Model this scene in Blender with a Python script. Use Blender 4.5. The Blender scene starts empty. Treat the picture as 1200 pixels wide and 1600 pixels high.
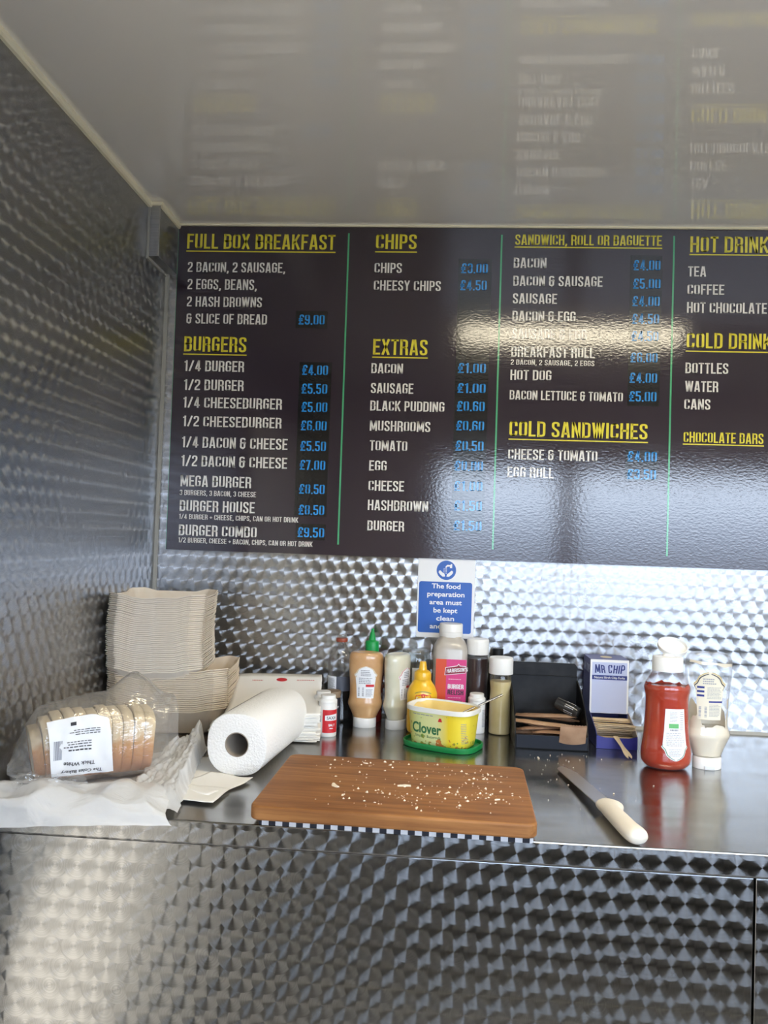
import bpy, bmesh, math, random
from mathutils import Vector, Matrix, noise

random.seed(11)
SC = bpy.context.scene
COL = SC.collection
CZ = 0.90                      # height of the worktop
PI = math.pi

# ------------------------------------------------------------------ camera
def set_camera():
    yaw, pitch, roll = 0.06995, 0.03021, 0.03344
    cy, sy = math.cos(yaw), math.sin(yaw)
    f = Vector((-sy*math.cos(pitch), cy*math.cos(pitch), math.sin(pitch)))
    r0 = Vector((cy, sy, 0)); u0 = r0.cross(f)
    r = r0*math.cos(roll) + u0*math.sin(roll)
    u = -r0*math.sin(roll) + u0*math.cos(roll)
    cam = bpy.data.cameras.new('camera'); cam.sensor_fit = 'HORIZONTAL'
    cam.sensor_width = 36; cam.lens = 36*1280/1200; cam.clip_start = 0.02; cam.clip_end = 300
    o = bpy.data.objects.new('camera', cam); COL.objects.link(o)
    b = -f
    o.matrix_world = Matrix(((r.x, u.x, b.x, 0.64888), (r.y, u.y, b.y, -1.83), (r.z, u.z, b.z, CZ+0.3992), (0, 0, 0, 1)))
    SC.camera = o
set_camera()

# ------------------------------------------------------------------ light and exposure
SKY_STRENGTH = 6.2
LAMP_STRENGTH = 20.0
SUN_STRENGTH = 5.0
SC.view_settings.view_transform = 'Standard'
SC.view_settings.look = 'None'
SC.view_settings.gamma = 1.0
SC.view_settings.use_curve_mapping = False
SC.view_settings.exposure = 0.42
SC.cycles.max_bounces = 12
SC.cycles.transparent_max_bounces = 24
SC.cycles.sample_clamp_indirect = 6.0
SC.cycles.caustics_reflective = True

def make_world():
    w = bpy.data.worlds.new('sky'); SC.world = w; w.use_nodes = True
    nt = w.node_tree; nt.nodes.clear()
    tc = nt.nodes.new('ShaderNodeTexCoord'); sp = nt.nodes.new('ShaderNodeSeparateXYZ')
    nt.links.new(tc.outputs['Generated'], sp.inputs[0])
    rp = nt.nodes.new('ShaderNodeValToRGB')
    nt.links.new(sp.outputs['Z'], rp.inputs[0])
    e = rp.color_ramp.elements
    e[0].position = 0.0; e[0].color = (0.48, 0.59, 0.78, 1)
    e[1].position = 1.0; e[1].color = (0.42, 0.56, 0.80, 1)
    m = e.new(0.03); m.color = (0.74, 0.91, 1.16, 1)
    m = e.new(0.055); m.color = (1.45, 1.70, 2.06, 1)
    m = e.new(0.12); m.color = (0.88, 1.05, 1.30, 1)
    m = e.new(0.4); m.color = (0.68, 0.84, 1.08, 1)
    bg = nt.nodes.new('ShaderNodeBackground'); bg.inputs[1].default_value = SKY_STRENGTH
    out = nt.nodes.new('ShaderNodeOutputWorld')
    nt.links.new(rp.outputs[0], bg.inputs[0]); nt.links.new(bg.outputs[0], out.inputs[0])
make_world()

def make_sun():                                                # low sun slanting in through the hatch onto the added cream panel
    l = bpy.data.lights.new('sun', 'SUN'); l.energy = SUN_STRENGTH; l.angle = math.radians(.6); l.color = (1, .93, .82)
    o = bpy.data.objects.new('sun', l); COL.objects.link(o); o.location = (6, -6, 5)
    o.rotation_euler = Vector((-1, .55, -.42)).to_track_quat('-Z', 'Y').to_euler()
make_sun()

# ------------------------------------------------------------------ object helpers
class MB:
    """collects vertices and faces of one mesh"""
    def __init__(s): s.v = []; s.f = []
    def add(s, vs, fs):
        n = len(s.v); s.v += [tuple(p) for p in vs]; s.f += [tuple(i+n for i in f) for f in fs]; return s
    def box(s, x0, y0, z0, x1, y1, z1):
        vs = [(x, y, z) for z in (z0, z1) for y in (y0, y1) for x in (x0, x1)]
        return s.add(vs, [(0, 2, 3, 1), (4, 5, 7, 6), (0, 1, 5, 4), (2, 6, 7, 3), (0, 4, 6, 2), (1, 3, 7, 5)])
    def prism(s, poly, h0, h1, axis='z'):
        n = len(poly)
        def P(a, b, h): return {'z': (a, b, h), 'x': (h, a, b), 'y': (a, h, b)}[axis]
        vs = [P(a, b, h0) for a, b in poly] + [P(a, b, h1) for a, b in poly]
        fs = [tuple(range(n))[::-1], tuple(range(n, 2*n))] + [(i, (i+1) % n, n+(i+1) % n, n+i) for i in range(n)]
        return s.add(vs, fs)
    def grid(s, fn, nu, nv, closed_u=False):
        vs = [fn(i/nu, j/nv) for j in range(nv+1) for i in range(nu+(0 if closed_u else 1))]
        w = nu if closed_u else nu+1
        fs = []
        for j in range(nv):
            for i in range(nu):
                i2 = (i+1) % w
                fs.append((j*w+i, j*w+i2, (j+1)*w+i2, (j+1)*w+i))
        return s.add(vs, fs)
    def tube(s, pts, rad, seg=10, sq=1.0):
        pts = [Vector(p) for p in pts]; n = len(pts)
        rr = rad if isinstance(rad, (list, tuple)) else [rad]*n
        rings = []
        for i, p in enumerate(pts):
            d = (pts[min(i+1, n-1)]-pts[max(i-1, 0)]).normalized()
            up = Vector((0, 0, 1)) if abs(d.z) < .9 else Vector((0, 1, 0))
            a = d.cross(up).normalized(); b = a.cross(d)
            rings.append([p + a*math.cos(2*PI*k/seg)*rr[i] + b*math.sin(2*PI*k/seg)*rr[i]*sq for k in range(seg)])
        vs = [q for r in rings for q in r]
        fs = [(i*seg+k, i*seg+(k+1) % seg, (i+1)*seg+(k+1) % seg, (i+1)*seg+k) for i in range(n-1) for k in range(seg)]
        fs += [tuple(range(seg))[::-1], tuple(range((n-1)*seg, n*seg))]
        return s.add(vs, fs)

def obj(name, mb, m, parent=None, loc=(0, 0, 0), smooth=None, bevel=0, solid=0, subsurf=0, rot=None):
    me = bpy.data.meshes.new(name)
    me.from_pydata(mb.v, [], mb.f)
    bm = bmesh.new(); bm.from_mesh(me)
    bmesh.ops.recalc_face_normals(bm, faces=bm.faces); bm.to_mesh(me); bm.free()
    me.materials.append(m)
    if smooth is not None:
        me.shade_smooth()
        if smooth < 179: me.set_sharp_from_angle(angle=math.radians(smooth))
    o = bpy.data.objects.new(name, me); COL.objects.link(o)
    o.location = loc
    if rot: o.rotation_euler = rot
    if parent: o.parent = parent
    if solid:
        md = o.modifiers.new('thickness', 'SOLIDIFY'); md.thickness = solid; md.offset = 0
    if bevel:
        md = o.modifiers.new('edge', 'BEVEL'); md.width = bevel; md.segments = 3; md.limit_method = 'ANGLE'
    if subsurf:
        md = o.modifiers.new('smooth', 'SUBSURF'); md.levels = subsurf; md.render_levels = subsurf
    return o

def tag(o, label, cat, group=None, kind=None):
    o['label'] = label; o['category'] = cat
    if group: o['group'] = group
    if kind: o['kind'] = kind
    return o

def thing(name, label, cat, loc=(0, 0, 0), rotz=0, group=None):
    o = bpy.data.objects.new(name, None); COL.objects.link(o)
    o.empty_display_size = .02
    o.location = loc; o.rotation_euler = (0, 0, rotz)
    return tag(o, label, cat, group)

def struct(name, mb, m, label, cat, **k):
    o = obj(name, mb, m, **k); tag(o, label, cat); o['kind'] = 'structure'; return o

def dup(root, loc, label, rotz=None):
    r = root.copy(); COL.objects.link(r); r.location = loc; r['label'] = label
    if rotz is not None: r.rotation_euler = (r.rotation_euler[0], r.rotation_euler[1], rotz)
    for ch in list(root.children):
        c = ch.copy(); COL.objects.link(c); c.parent = r
        for g in list(ch.children):
            d = g.copy(); COL.objects.link(d); d.parent = c
    return r

def nth(n):
    w = ['', 'first', 'second', 'third', 'fourth', 'fifth', 'sixth', 'seventh', 'eighth', 'ninth', 'tenth']
    if n <= 10: return w[n]
    return '%d%s' % (n, 'th' if 10 < n % 100 < 14 else {1: 'st', 2: 'nd', 3: 'rd'}.get(n % 10, 'th'))

# ------------------------------------------------------------------ materials
def newmat(name):
    m = bpy.data.materials.new(name); m.use_nodes = True
    nt = m.node_tree; nt.nodes.clear()
    out = nt.nodes.new('ShaderNodeOutputMaterial')
    return m, nt, out

def setin(n, **k):
    for a, v in k.items():
        a = a.replace('_', ' ')
        if a in n.inputs: n.inputs[a].default_value = v

def rgba(c): return (c[0], c[1], c[2], 1)

def mat(name, c, rough=.5, metal=0, spec=.5, coat=0, bump=None, c2=None, nscale=20, stretch=(1, 1, 1), detail=4,
        sss=0, trans=0, rvar=0, contrast=(.35, .65), sheen=0):
    m, nt, out = newmat(name)
    b = nt.nodes.new('ShaderNodeBsdfPrincipled')
    setin(b, Base_Color=rgba(c), Roughness=rough, Metallic=metal, Specular_IOR_Level=spec, Coat_Weight=coat, Coat_Roughness=min(.08, rough),
          Transmission_Weight=trans)
    if sss:
        setin(b, Subsurface_Weight=sss, Subsurface_Scale=.01)
    nt.links.new(b.outputs[0], out.inputs[0])
    tc = nt.nodes.new('ShaderNodeTexCoord')
    if c2 is not None:
        mp = nt.nodes.new('ShaderNodeMapping'); mp.inputs['Scale'].default_value = stretch
        nt.links.new(tc.outputs['Object'], mp.inputs[0])
        nz = nt.nodes.new('ShaderNodeTexNoise'); setin(nz, Scale=nscale, Detail=detail)
        nt.links.new(mp.outputs[0], nz.inputs['Vector'])
        rp = nt.nodes.new('ShaderNodeValToRGB')
        rp.color_ramp.elements[0].position = contrast[0]; rp.color_ramp.elements[0].color = rgba(c)
        rp.color_ramp.elements[1].position = contrast[1]; rp.color_ramp.elements[1].color = rgba(c2)
        nt.links.new(nz.outputs['Fac'], rp.inputs[0]); nt.links.new(rp.outputs[0], b.inputs['Base Color'])
        if rvar:
            mr = nt.nodes.new('ShaderNodeMapRange'); setin(mr, To_Min=rough-rvar, To_Max=rough+rvar)
            nt.links.new(nz.outputs['Fac'], mr.inputs[0]); nt.links.new(mr.outputs[0], b.inputs['Roughness'])
    if bump:
        sc, st = bump[0], bump[1]
        mp = nt.nodes.new('ShaderNodeMapping')
        mp.inputs['Scale'].default_value = bump[2] if len(bump) > 2 else (1, 1, 1)
        nt.links.new(tc.outputs['Object'], mp.inputs[0])
        nz = nt.nodes.new('ShaderNodeTexNoise'); setin(nz, Scale=sc, Detail=2)
        nt.links.new(mp.outputs[0], nz.inputs['Vector'])
        bp = nt.nodes.new('ShaderNodeBump'); setin(bp, Strength=st, Distance=.002)
        nt.links.new(nz.outputs['Fac'], bp.inputs['Height']); nt.links.new(bp.outputs[0], b.inputs['Normal'])
    return m

def film(name, tint=(1, 1, 1), body=.08, edge=.6, rough=.1, gloss=.5, bump=None, through=.45):
    """thin clear or milky plastic / glass wall: see-through with a pale haze and a Fresnel sheen"""
    m, nt, out = newmat(name); L = nt.links.new
    tr = nt.nodes.new('ShaderNodeBsdfTransparent'); tr.inputs[0].default_value = rgba(tint)
    df = nt.nodes.new('ShaderNodeBsdfDiffuse'); df.inputs[0].default_value = (.92, .92, .92, 1)
    tl = nt.nodes.new('ShaderNodeBsdfTranslucent'); tl.inputs[0].default_value = (.92, .92, .92, 1)
    hz = nt.nodes.new('ShaderNodeMixShader'); hz.inputs[0].default_value = through; L(df.outputs[0], hz.inputs[1]); L(tl.outputs[0], hz.inputs[2])
    lw = nt.nodes.new('ShaderNodeLayerWeight'); lw.inputs[0].default_value = .25
    mr = nt.nodes.new('ShaderNodeMapRange'); setin(mr, To_Min=body, To_Max=edge); L(lw.outputs['Facing'], mr.inputs[0])
    mx = nt.nodes.new('ShaderNodeMixShader'); L(mr.outputs[0], mx.inputs[0]); L(tr.outputs[0], mx.inputs[1]); L(hz.outputs[0], mx.inputs[2])
    gl = nt.nodes.new('ShaderNodeBsdfGlossy'); setin(gl, Roughness=rough)
    fr = nt.nodes.new('ShaderNodeFresnel'); fr.inputs[0].default_value = 1.5
    fm = nt.nodes.new('ShaderNodeMapRange'); setin(fm, To_Min=0.0, To_Max=gloss*2, From_Max=1.0); fm.clamp = True; L(fr.outputs[0], fm.inputs[0])
    mn = nt.nodes.new('ShaderNodeMath'); mn.operation = 'MINIMUM'; mn.inputs[1].default_value = .35; L(fm.outputs[0], mn.inputs[0])
    mx2 = nt.nodes.new('ShaderNodeMixShader'); L(mn.outputs[0], mx2.inputs[0]); L(mx.outputs[0], mx2.inputs[1]); L(gl.outputs[0], mx2.inputs[2])
    L(mx2.outputs[0], out.inputs[0])
    if bump:
        tc = nt.nodes.new('ShaderNodeTexCoord'); mp = nt.nodes.new('ShaderNodeMapping')
        mp.inputs['Scale'].default_value = bump[2] if len(bump) > 2 else (1, 1, 1)
        L(tc.outputs['Object'], mp.inputs[0])
        nz = nt.nodes.new('ShaderNodeTexNoise'); setin(nz, Scale=bump[0], Detail=3, Distortion=1.2); L(mp.outputs[0], nz.inputs['Vector'])
        bp = nt.nodes.new('ShaderNodeBump'); setin(bp, Strength=bump[1], Distance=.004); L(nz.outputs['Fac'], bp.inputs['Height'])
        for n in (gl, df): L(bp.outputs[0], n.inputs['Normal'])
    return m

def emit(name, c, s):
    m, nt, out = newmat(name)
    e = nt.nodes.new('ShaderNodeEmission'); e.inputs[0].default_value = rgba(c); e.inputs[1].default_value = s
    nt.links.new(e.outputs[0], out.inputs[0]); return m

SW_DX, SW_DY, SW_R = .0318, .0276, .0189
def swirl_steel(name, axes, rough=.27, aniso=1.0, col=(.43, .435, .45)):
    """engine-turned stainless: overlapping brushed discs on a hexagonal lattice, brush marks round each disc's centre"""
    m, nt, out = newmat(name)
    L = nt.links.new
    def M(op, a, b=None, c=None):
        n = nt.nodes.new('ShaderNodeMath'); n.operation = op
        for i, v in enumerate((a, b, c)):
            if v is None: continue
            if isinstance(v, (int, float)): n.inputs[i].default_value = v
            else: L(v, n.inputs[i])
        return n.outputs[0]
    g = nt.nodes.new('ShaderNodeNewGeometry'); sp = nt.nodes.new('ShaderNodeSeparateXYZ')
    L(g.outputs['Position'], sp.inputs[0])
    u, v = sp.outputs[axes[0]], sp.outputs[axes[1]]
    row = M('FLOOR', M('DIVIDE', M('ADD', v, SW_R), SW_DY))
    cand = []
    for k in (0, 1):
        j = M('SUBTRACT', row, float(k))
        yv = M('SUBTRACT', v, M('MULTIPLY', j, SW_DY))
        w = M('SQRT', M('MAXIMUM', M('SUBTRACT', SW_R*SW_R, M('MULTIPLY', yv, yv)), 0.0))
        off = M('MULTIPLY', M('FLOORED_MODULO', j, 2.0), .5)
        i = M('FLOOR', M('SUBTRACT', M('DIVIDE', M('ADD', u, w), SW_DX), off))
        xu = M('SUBTRACT', u, M('MULTIPLY', M('ADD', i, off), SW_DX))
        cand.append((xu, yv, M('LESS_THAN', xu, w), M('ADD', M('MULTIPLY', i, 7.31), M('MULTIPLY', j, 3.77))))
    s = cand[0][2]
    def mix(a, b): return M('ADD', M('MULTIPLY', a, s), M('MULTIPLY', b, M('SUBTRACT', 1.0, s)))
    rx, ry, idn = mix(cand[0][0], cand[1][0]), mix(cand[0][1], cand[1][1]), mix(cand[0][3], cand[1][3])
    rad = M('SQRT', M('ADD', M('MULTIPLY', rx, rx), M('MULTIPLY', ry, ry)))
    cb = nt.nodes.new('ShaderNodeCombineXYZ')
    L(rx, cb.inputs[axes[0]]); L(ry, cb.inputs[axes[1]])
    nm = nt.nodes.new('ShaderNodeVectorMath'); nm.operation = 'NORMALIZE'; L(cb.outputs[0], nm.inputs[0])
    # fine circular brush lines: tone varies with the radius
    nz = nt.nodes.new('ShaderNodeTexNoise'); nz.noise_dimensions = '2D'
    c2 = nt.nodes.new('ShaderNodeCombineXYZ'); L(M('MULTIPLY', rad, 900.0), c2.inputs[0]); L(idn, c2.inputs[1])
    L(c2.outputs[0], nz.inputs['Vector']); setin(nz, Scale=1.0, Detail=2)
    mr = nt.nodes.new('ShaderNodeMapRange'); setin(mr, From_Min=.3, From_Max=.7, To_Min=.86, To_Max=1.06); L(nz.outputs['Fac'], mr.inputs[0])
    mc = nt.nodes.new('ShaderNodeVectorMath'); mc.operation = 'SCALE'; mc.inputs[0].default_value = col; L(mr.outputs[0], mc.inputs['Scale'])
    b = nt.nodes.new('ShaderNodeBsdfPrincipled')
    setin(b, Metallic=1.0, Roughness=rough, Anisotropic=aniso)
    L(mc.outputs[0], b.inputs['Base Color']); L(nm.outputs[0], b.inputs['Tangent'])
    # slight random tilt per disc
    L(b.outputs[0], out.inputs[0])
    return m

def brushed_steel(name, col=(.37, .365, .35), rough=.2, smudge=.06):
    m, nt, out = newmat(name)
    b = nt.nodes.new('ShaderNodeBsdfPrincipled'); setin(b, Metallic=1.0, Roughness=rough, Anisotropic=.55, Base_Color=rgba(col))
    tg = nt.nodes.new('ShaderNodeCombineXYZ'); tg.inputs[1].default_value = 1.0
    nt.links.new(tg.outputs[0], b.inputs['Tangent'])
    tc = nt.nodes.new('ShaderNodeTexCoord'); mp = nt.nodes.new('ShaderNodeMapping'); mp.inputs['Scale'].default_value = (1, 2.5, 1)
    nt.links.new(tc.outputs['Object'], mp.inputs[0])
    nz = nt.nodes.new('ShaderNodeTexNoise'); setin(nz, Scale=9, Detail=5); nt.links.new(mp.outputs[0], nz.inputs['Vector'])
    mr = nt.nodes.new('ShaderNodeMapRange'); setin(mr, From_Min=.3, From_Max=.7, To_Min=rough-smudge, To_Max=rough+smudge)
    nt.links.new(nz.outputs['Fac'], mr.inputs[0]); nt.links.new(mr.outputs[0], b.inputs['Roughness'])
    nt.links.new(b.outputs[0], out.inputs[0])
    return m

def wood_mat(name):
    m, nt, out = newmat(name)
    b = nt.nodes.new('ShaderNodeBsdfPrincipled'); setin(b, Roughness=.5, Specular_IOR_Level=.35)
    tc = nt.nodes.new('ShaderNodeTexCoord'); mp = nt.nodes.new('ShaderNodeMapping'); mp.inputs['Scale'].default_value = (2.2, 45, 45)
    nt.links.new(tc.outputs['Object'], mp.inputs[0])
    nz = nt.nodes.new('ShaderNodeTexNoise'); setin(nz, Scale=2.2, Detail=6, Roughness=.65); nt.links.new(mp.outputs[0], nz.inputs['Vector'])
    rp = nt.nodes.new('ShaderNodeValToRGB'); e = rp.color_ramp.elements
    e[0].position = .28; e[0].color = (.20, .075, .022, 1); e[1].position = .74; e[1].color = (.44, .20, .065, 1)
    nt.links.new(nz.outputs['Fac'], rp.inputs[0])
    mp2 = nt.nodes.new('ShaderNodeMapping'); mp2.inputs['Scale'].default_value = (5, 14, 1); nt.links.new(tc.outputs['Object'], mp2.inputs[0])
    n2 = nt.nodes.new('ShaderNodeTexNoise'); setin(n2, Scale=1.2, Detail=3); nt.links.new(mp2.outputs[0], n2.inputs['Vector'])
    r2 = nt.nodes.new('ShaderNodeValToRGB'); e = r2.color_ramp.elements
    e[0].position = .33; e[0].color = (.62, .55, .5, 1); e[1].position = .55; e[1].color = (1, 1, 1, 1)
    nt.links.new(n2.outputs['Fac'], r2.inputs[0])
    mx = nt.nodes.new('ShaderNodeMix'); mx.data_type = 'RGBA'; mx.blend_type = 'MULTIPLY'; mx.inputs[0].default_value = .8
    nt.links.new(rp.outputs[0], mx.inputs[6]); nt.links.new(r2.outputs[0], mx.inputs[7]); nt.links.new(mx.outputs[2], b.inputs['Base Color'])
    bp = nt.nodes.new('ShaderNodeBump'); setin(bp, Strength=.15, Distance=.001); nt.links.new(nz.outputs['Fac'], bp.inputs['Height'])
    nt.links.new(bp.outputs[0], b.inputs['Normal'])
    nt.links.new(b.outputs[0], out.inputs[0]); return m

def check_mat(name):
    m, nt, out = newmat(name)
    b = nt.nodes.new('ShaderNodeBsdfPrincipled'); setin(b, Roughness=.9)
    tc = nt.nodes.new('ShaderNodeTexCoord'); ck = nt.nodes.new('ShaderNodeTexChecker'); setin(ck, Scale=105.0, Color1=(.015, .016, .025, 1), Color2=(.55, .56, .6, 1))
    nt.links.new(tc.outputs['Object'], ck.inputs['Vector'])
    nt.links.new(ck.outputs[0], b.inputs['Base Color']); nt.links.new(b.outputs[0], out.inputs[0]); return m

M_ = {}
M_['steel_back'] = swirl_steel('engine turned steel xz', (0, 2))
M_['steel_left'] = swirl_steel('engine turned steel yz', (1, 2), rough=.32, aniso=.92)
M_['steel_front'] = swirl_steel('engine turned steel front', (0, 2), rough=.235)
M_['worktop'] = brushed_steel('worktop steel')
M_['steel_plain'] = mat('plain steel', (.6, .6, .6), .25, 1)
M_['seal'] = mat('grey sealant', (.36, .36, .34), .5)
M_['cream'] = mat('cream plastic trim', (.93, .87, .66), .35)
M_['ceiling'] = mat('glossy white ceiling panel', (.90, .87, .82), .02, spec=.6, coat=.9)
M_['floor'] = mat('dark vinyl floor', (.34, .33, .31), .5, c2=(.40, .38, .36), nscale=60)
M_['inner'] = mat('pale lining', (.80, .77, .72), .5)
M_['dark_lining'] = mat('dark lining', (.02, .02, .02), .5)
M_['ground'] = mat('paved ground', (.34, .31, .27), .9, c2=(.30, .27, .24), nscale=1)
M_['board'] = mat('dark glossy menu vinyl', (.026, .017, .029), .10, spec=.75, bump=(240, .07, (.55, 1, 1)))
M_['yellow_ink'] = mat('yellow lettering', (.85, .74, .05), .16, spec=.75, bump=(240, .06, (.55, 1, 1)))
M_['white_ink'] = mat('white lettering', (.88, .86, .83), .16, spec=.75, bump=(240, .06, (.55, 1, 1)))
M_['blue_ink'] = mat('blue lettering', (.03, .32, .82), .16, spec=.75, bump=(240, .06, (.55, 1, 1)))
M_['green_ink'] = mat('green line', (.08, .46, .22), .16, spec=.75, bump=(240, .06, (.55, 1, 1)))
M_['sticker'] = mat('black sticker', (.006, .006, .008), .12, spec=.75, bump=(240, .07, (.55, 1, 1)))
M_['door'] = mat('pale cream door paint', (.80, .77, .70), .5)  # paint of the added light-bouncing panel on the left wall
M_['white_wall'] = mat('white wall lining', (.84, .82, .78), .4)
M_['sign_white'] = mat('white sign plastic', (.80, .82, .85), .3)
M_['sign_blue'] = mat('blue sign print', (.012, .10, .46), .3)
M_['wood'] = wood_mat('chopping board wood')
M_['cloth'] = check_mat('gingham cloth')
M_['box'] = mat('bagasse fibre', (.78, .69, .58), .85, c2=(.82, .74, .64), nscale=35)
M_['box_low'] = mat('bagasse fibre light brown', (.70, .59, .46), .85, c2=(.75, .64, .51), nscale=35)
M_['paper'] = mat('white paper', (.88, .86, .82), .8)
M_['paper_cream'] = mat('cream white paper', (.84, .81, .75), .8)
M_['towel'] = mat('kitchen towel', (.90, .89, .87), .9, bump=(260, .7))
M_['card'] = mat('grey cardboard', (.33, .28, .23), .8)
M_['white_plastic'] = mat('white plastic', (.80, .80, .79), .35, bump=(9, .1))
M_['cap_grey'] = mat('pale grey plastic', (.62, .64, .66), .4)
M_['black_plastic'] = mat('black plastic', (.005, .005, .006), .42, spec=.2, c2=(.016, .016, .017), nscale=30, rvar=.1)
M_['kraft'] = mat('kraft paper', (.43, .25, .14), .75, c2=(.52, .33, .20), nscale=40)
M_['kraft_dark'] = mat('shiny kraft paper', (.30, .17, .10), .5, c2=(.42, .26, .16), nscale=30)
M_['birch'] = mat('birch wood', (.62, .46, .29), .7, c2=(.72, .57, .38), nscale=25, stretch=(1, 5, 1))
M_['clear'] = film('clear plastic wall', body=.012, edge=.18, rough=.06, gloss=.55)
M_['glass'] = film('clear glass wall', tint=(.93, .95, .94), body=.02, edge=.30, rough=.03, gloss=.9)
M_['bag'] = film('clear bag film', body=.14, edge=.42, rough=.11, gloss=1.2, bump=(34, .9, (1, 1, 2)))
M_['bag_milky'] = film('milky bag film', body=.84, edge=.92, rough=.22, gloss=.9, through=.12, bump=(18, 1.0, (1, 2.6, 1)))
M_['bag_haze'] = film('hazy bag film', body=.76, edge=.86, through=.25, rough=.16, gloss=.9, bump=(30, .4, (2.2, 1, 1)))
M_['crumb'] = mat('bread crumb', (.80, .70, .56), .9)
M_['bread'] = mat('white bread', (.78, .66, .46), .9, c2=(.70, .56, .36), nscale=60, bump=(150, .4))
def crust_mat():
    m, nt, out = newmat('bread crust'); L = nt.links.new
    b = nt.nodes.new('ShaderNodeBsdfPrincipled'); setin(b, Roughness=.65)
    tc = nt.nodes.new('ShaderNodeTexCoord'); sp = nt.nodes.new('ShaderNodeSeparateXYZ'); L(tc.outputs['Object'], sp.inputs[0])
    nz = nt.nodes.new('ShaderNodeTexNoise'); setin(nz, Scale=30, Detail=3); L(tc.outputs['Object'], nz.inputs['Vector'])
    ad = nt.nodes.new('ShaderNodeMath'); ad.operation = 'MULTIPLY_ADD'; L(nz.outputs['Fac'], ad.inputs[0]); ad.inputs[1].default_value = .055; L(sp.outputs['Z'], ad.inputs[2])
    mr = nt.nodes.new('ShaderNodeMapRange'); setin(mr, From_Min=.048, From_Max=.122); L(ad.outputs[0], mr.inputs[0])
    rp = nt.nodes.new('ShaderNodeValToRGB'); e = rp.color_ramp.elements
    e[0].position = 0; e[0].color = (.42, .16, .045, 1); e[1].position = 1; e[1].color = (.80, .66, .44, 1)
    x = e.new(.5); x.color = (.62, .30, .09, 1); x = e.new(.68); x.color = (.78, .60, .36, 1)
    L(mr.outputs[0], rp.inputs[0]); L(rp.outputs[0], b.inputs['Base Color']); L(b.outputs[0], out.inputs[0]); return m
M_['crust'] = crust_mat()
M_['label_white'] = mat('white paper label', (.82, .84, .88), .5)
M_['print_grey'] = mat('grey small print', (.30, .31, .36), .6)
M_['print_black'] = mat('black print', (.03, .03, .04), .6)
M_['print_red'] = mat('red print', (.58, .02, .03), .4)
M_['ink_navy'] = mat('navy print', (.02, .035, .22), .4)
M_['ink_green'] = mat('green print', (.03, .16, .06), .4)
M_['gold'] = mat('gold print', (.60, .47, .22), .4)
M_['steel_blade'] = mat('knife blade steel', (.55, .53, .50), .32, 1)
M_['handle'] = mat('off white knife handle', (.80, .74, .64), .45)

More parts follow.
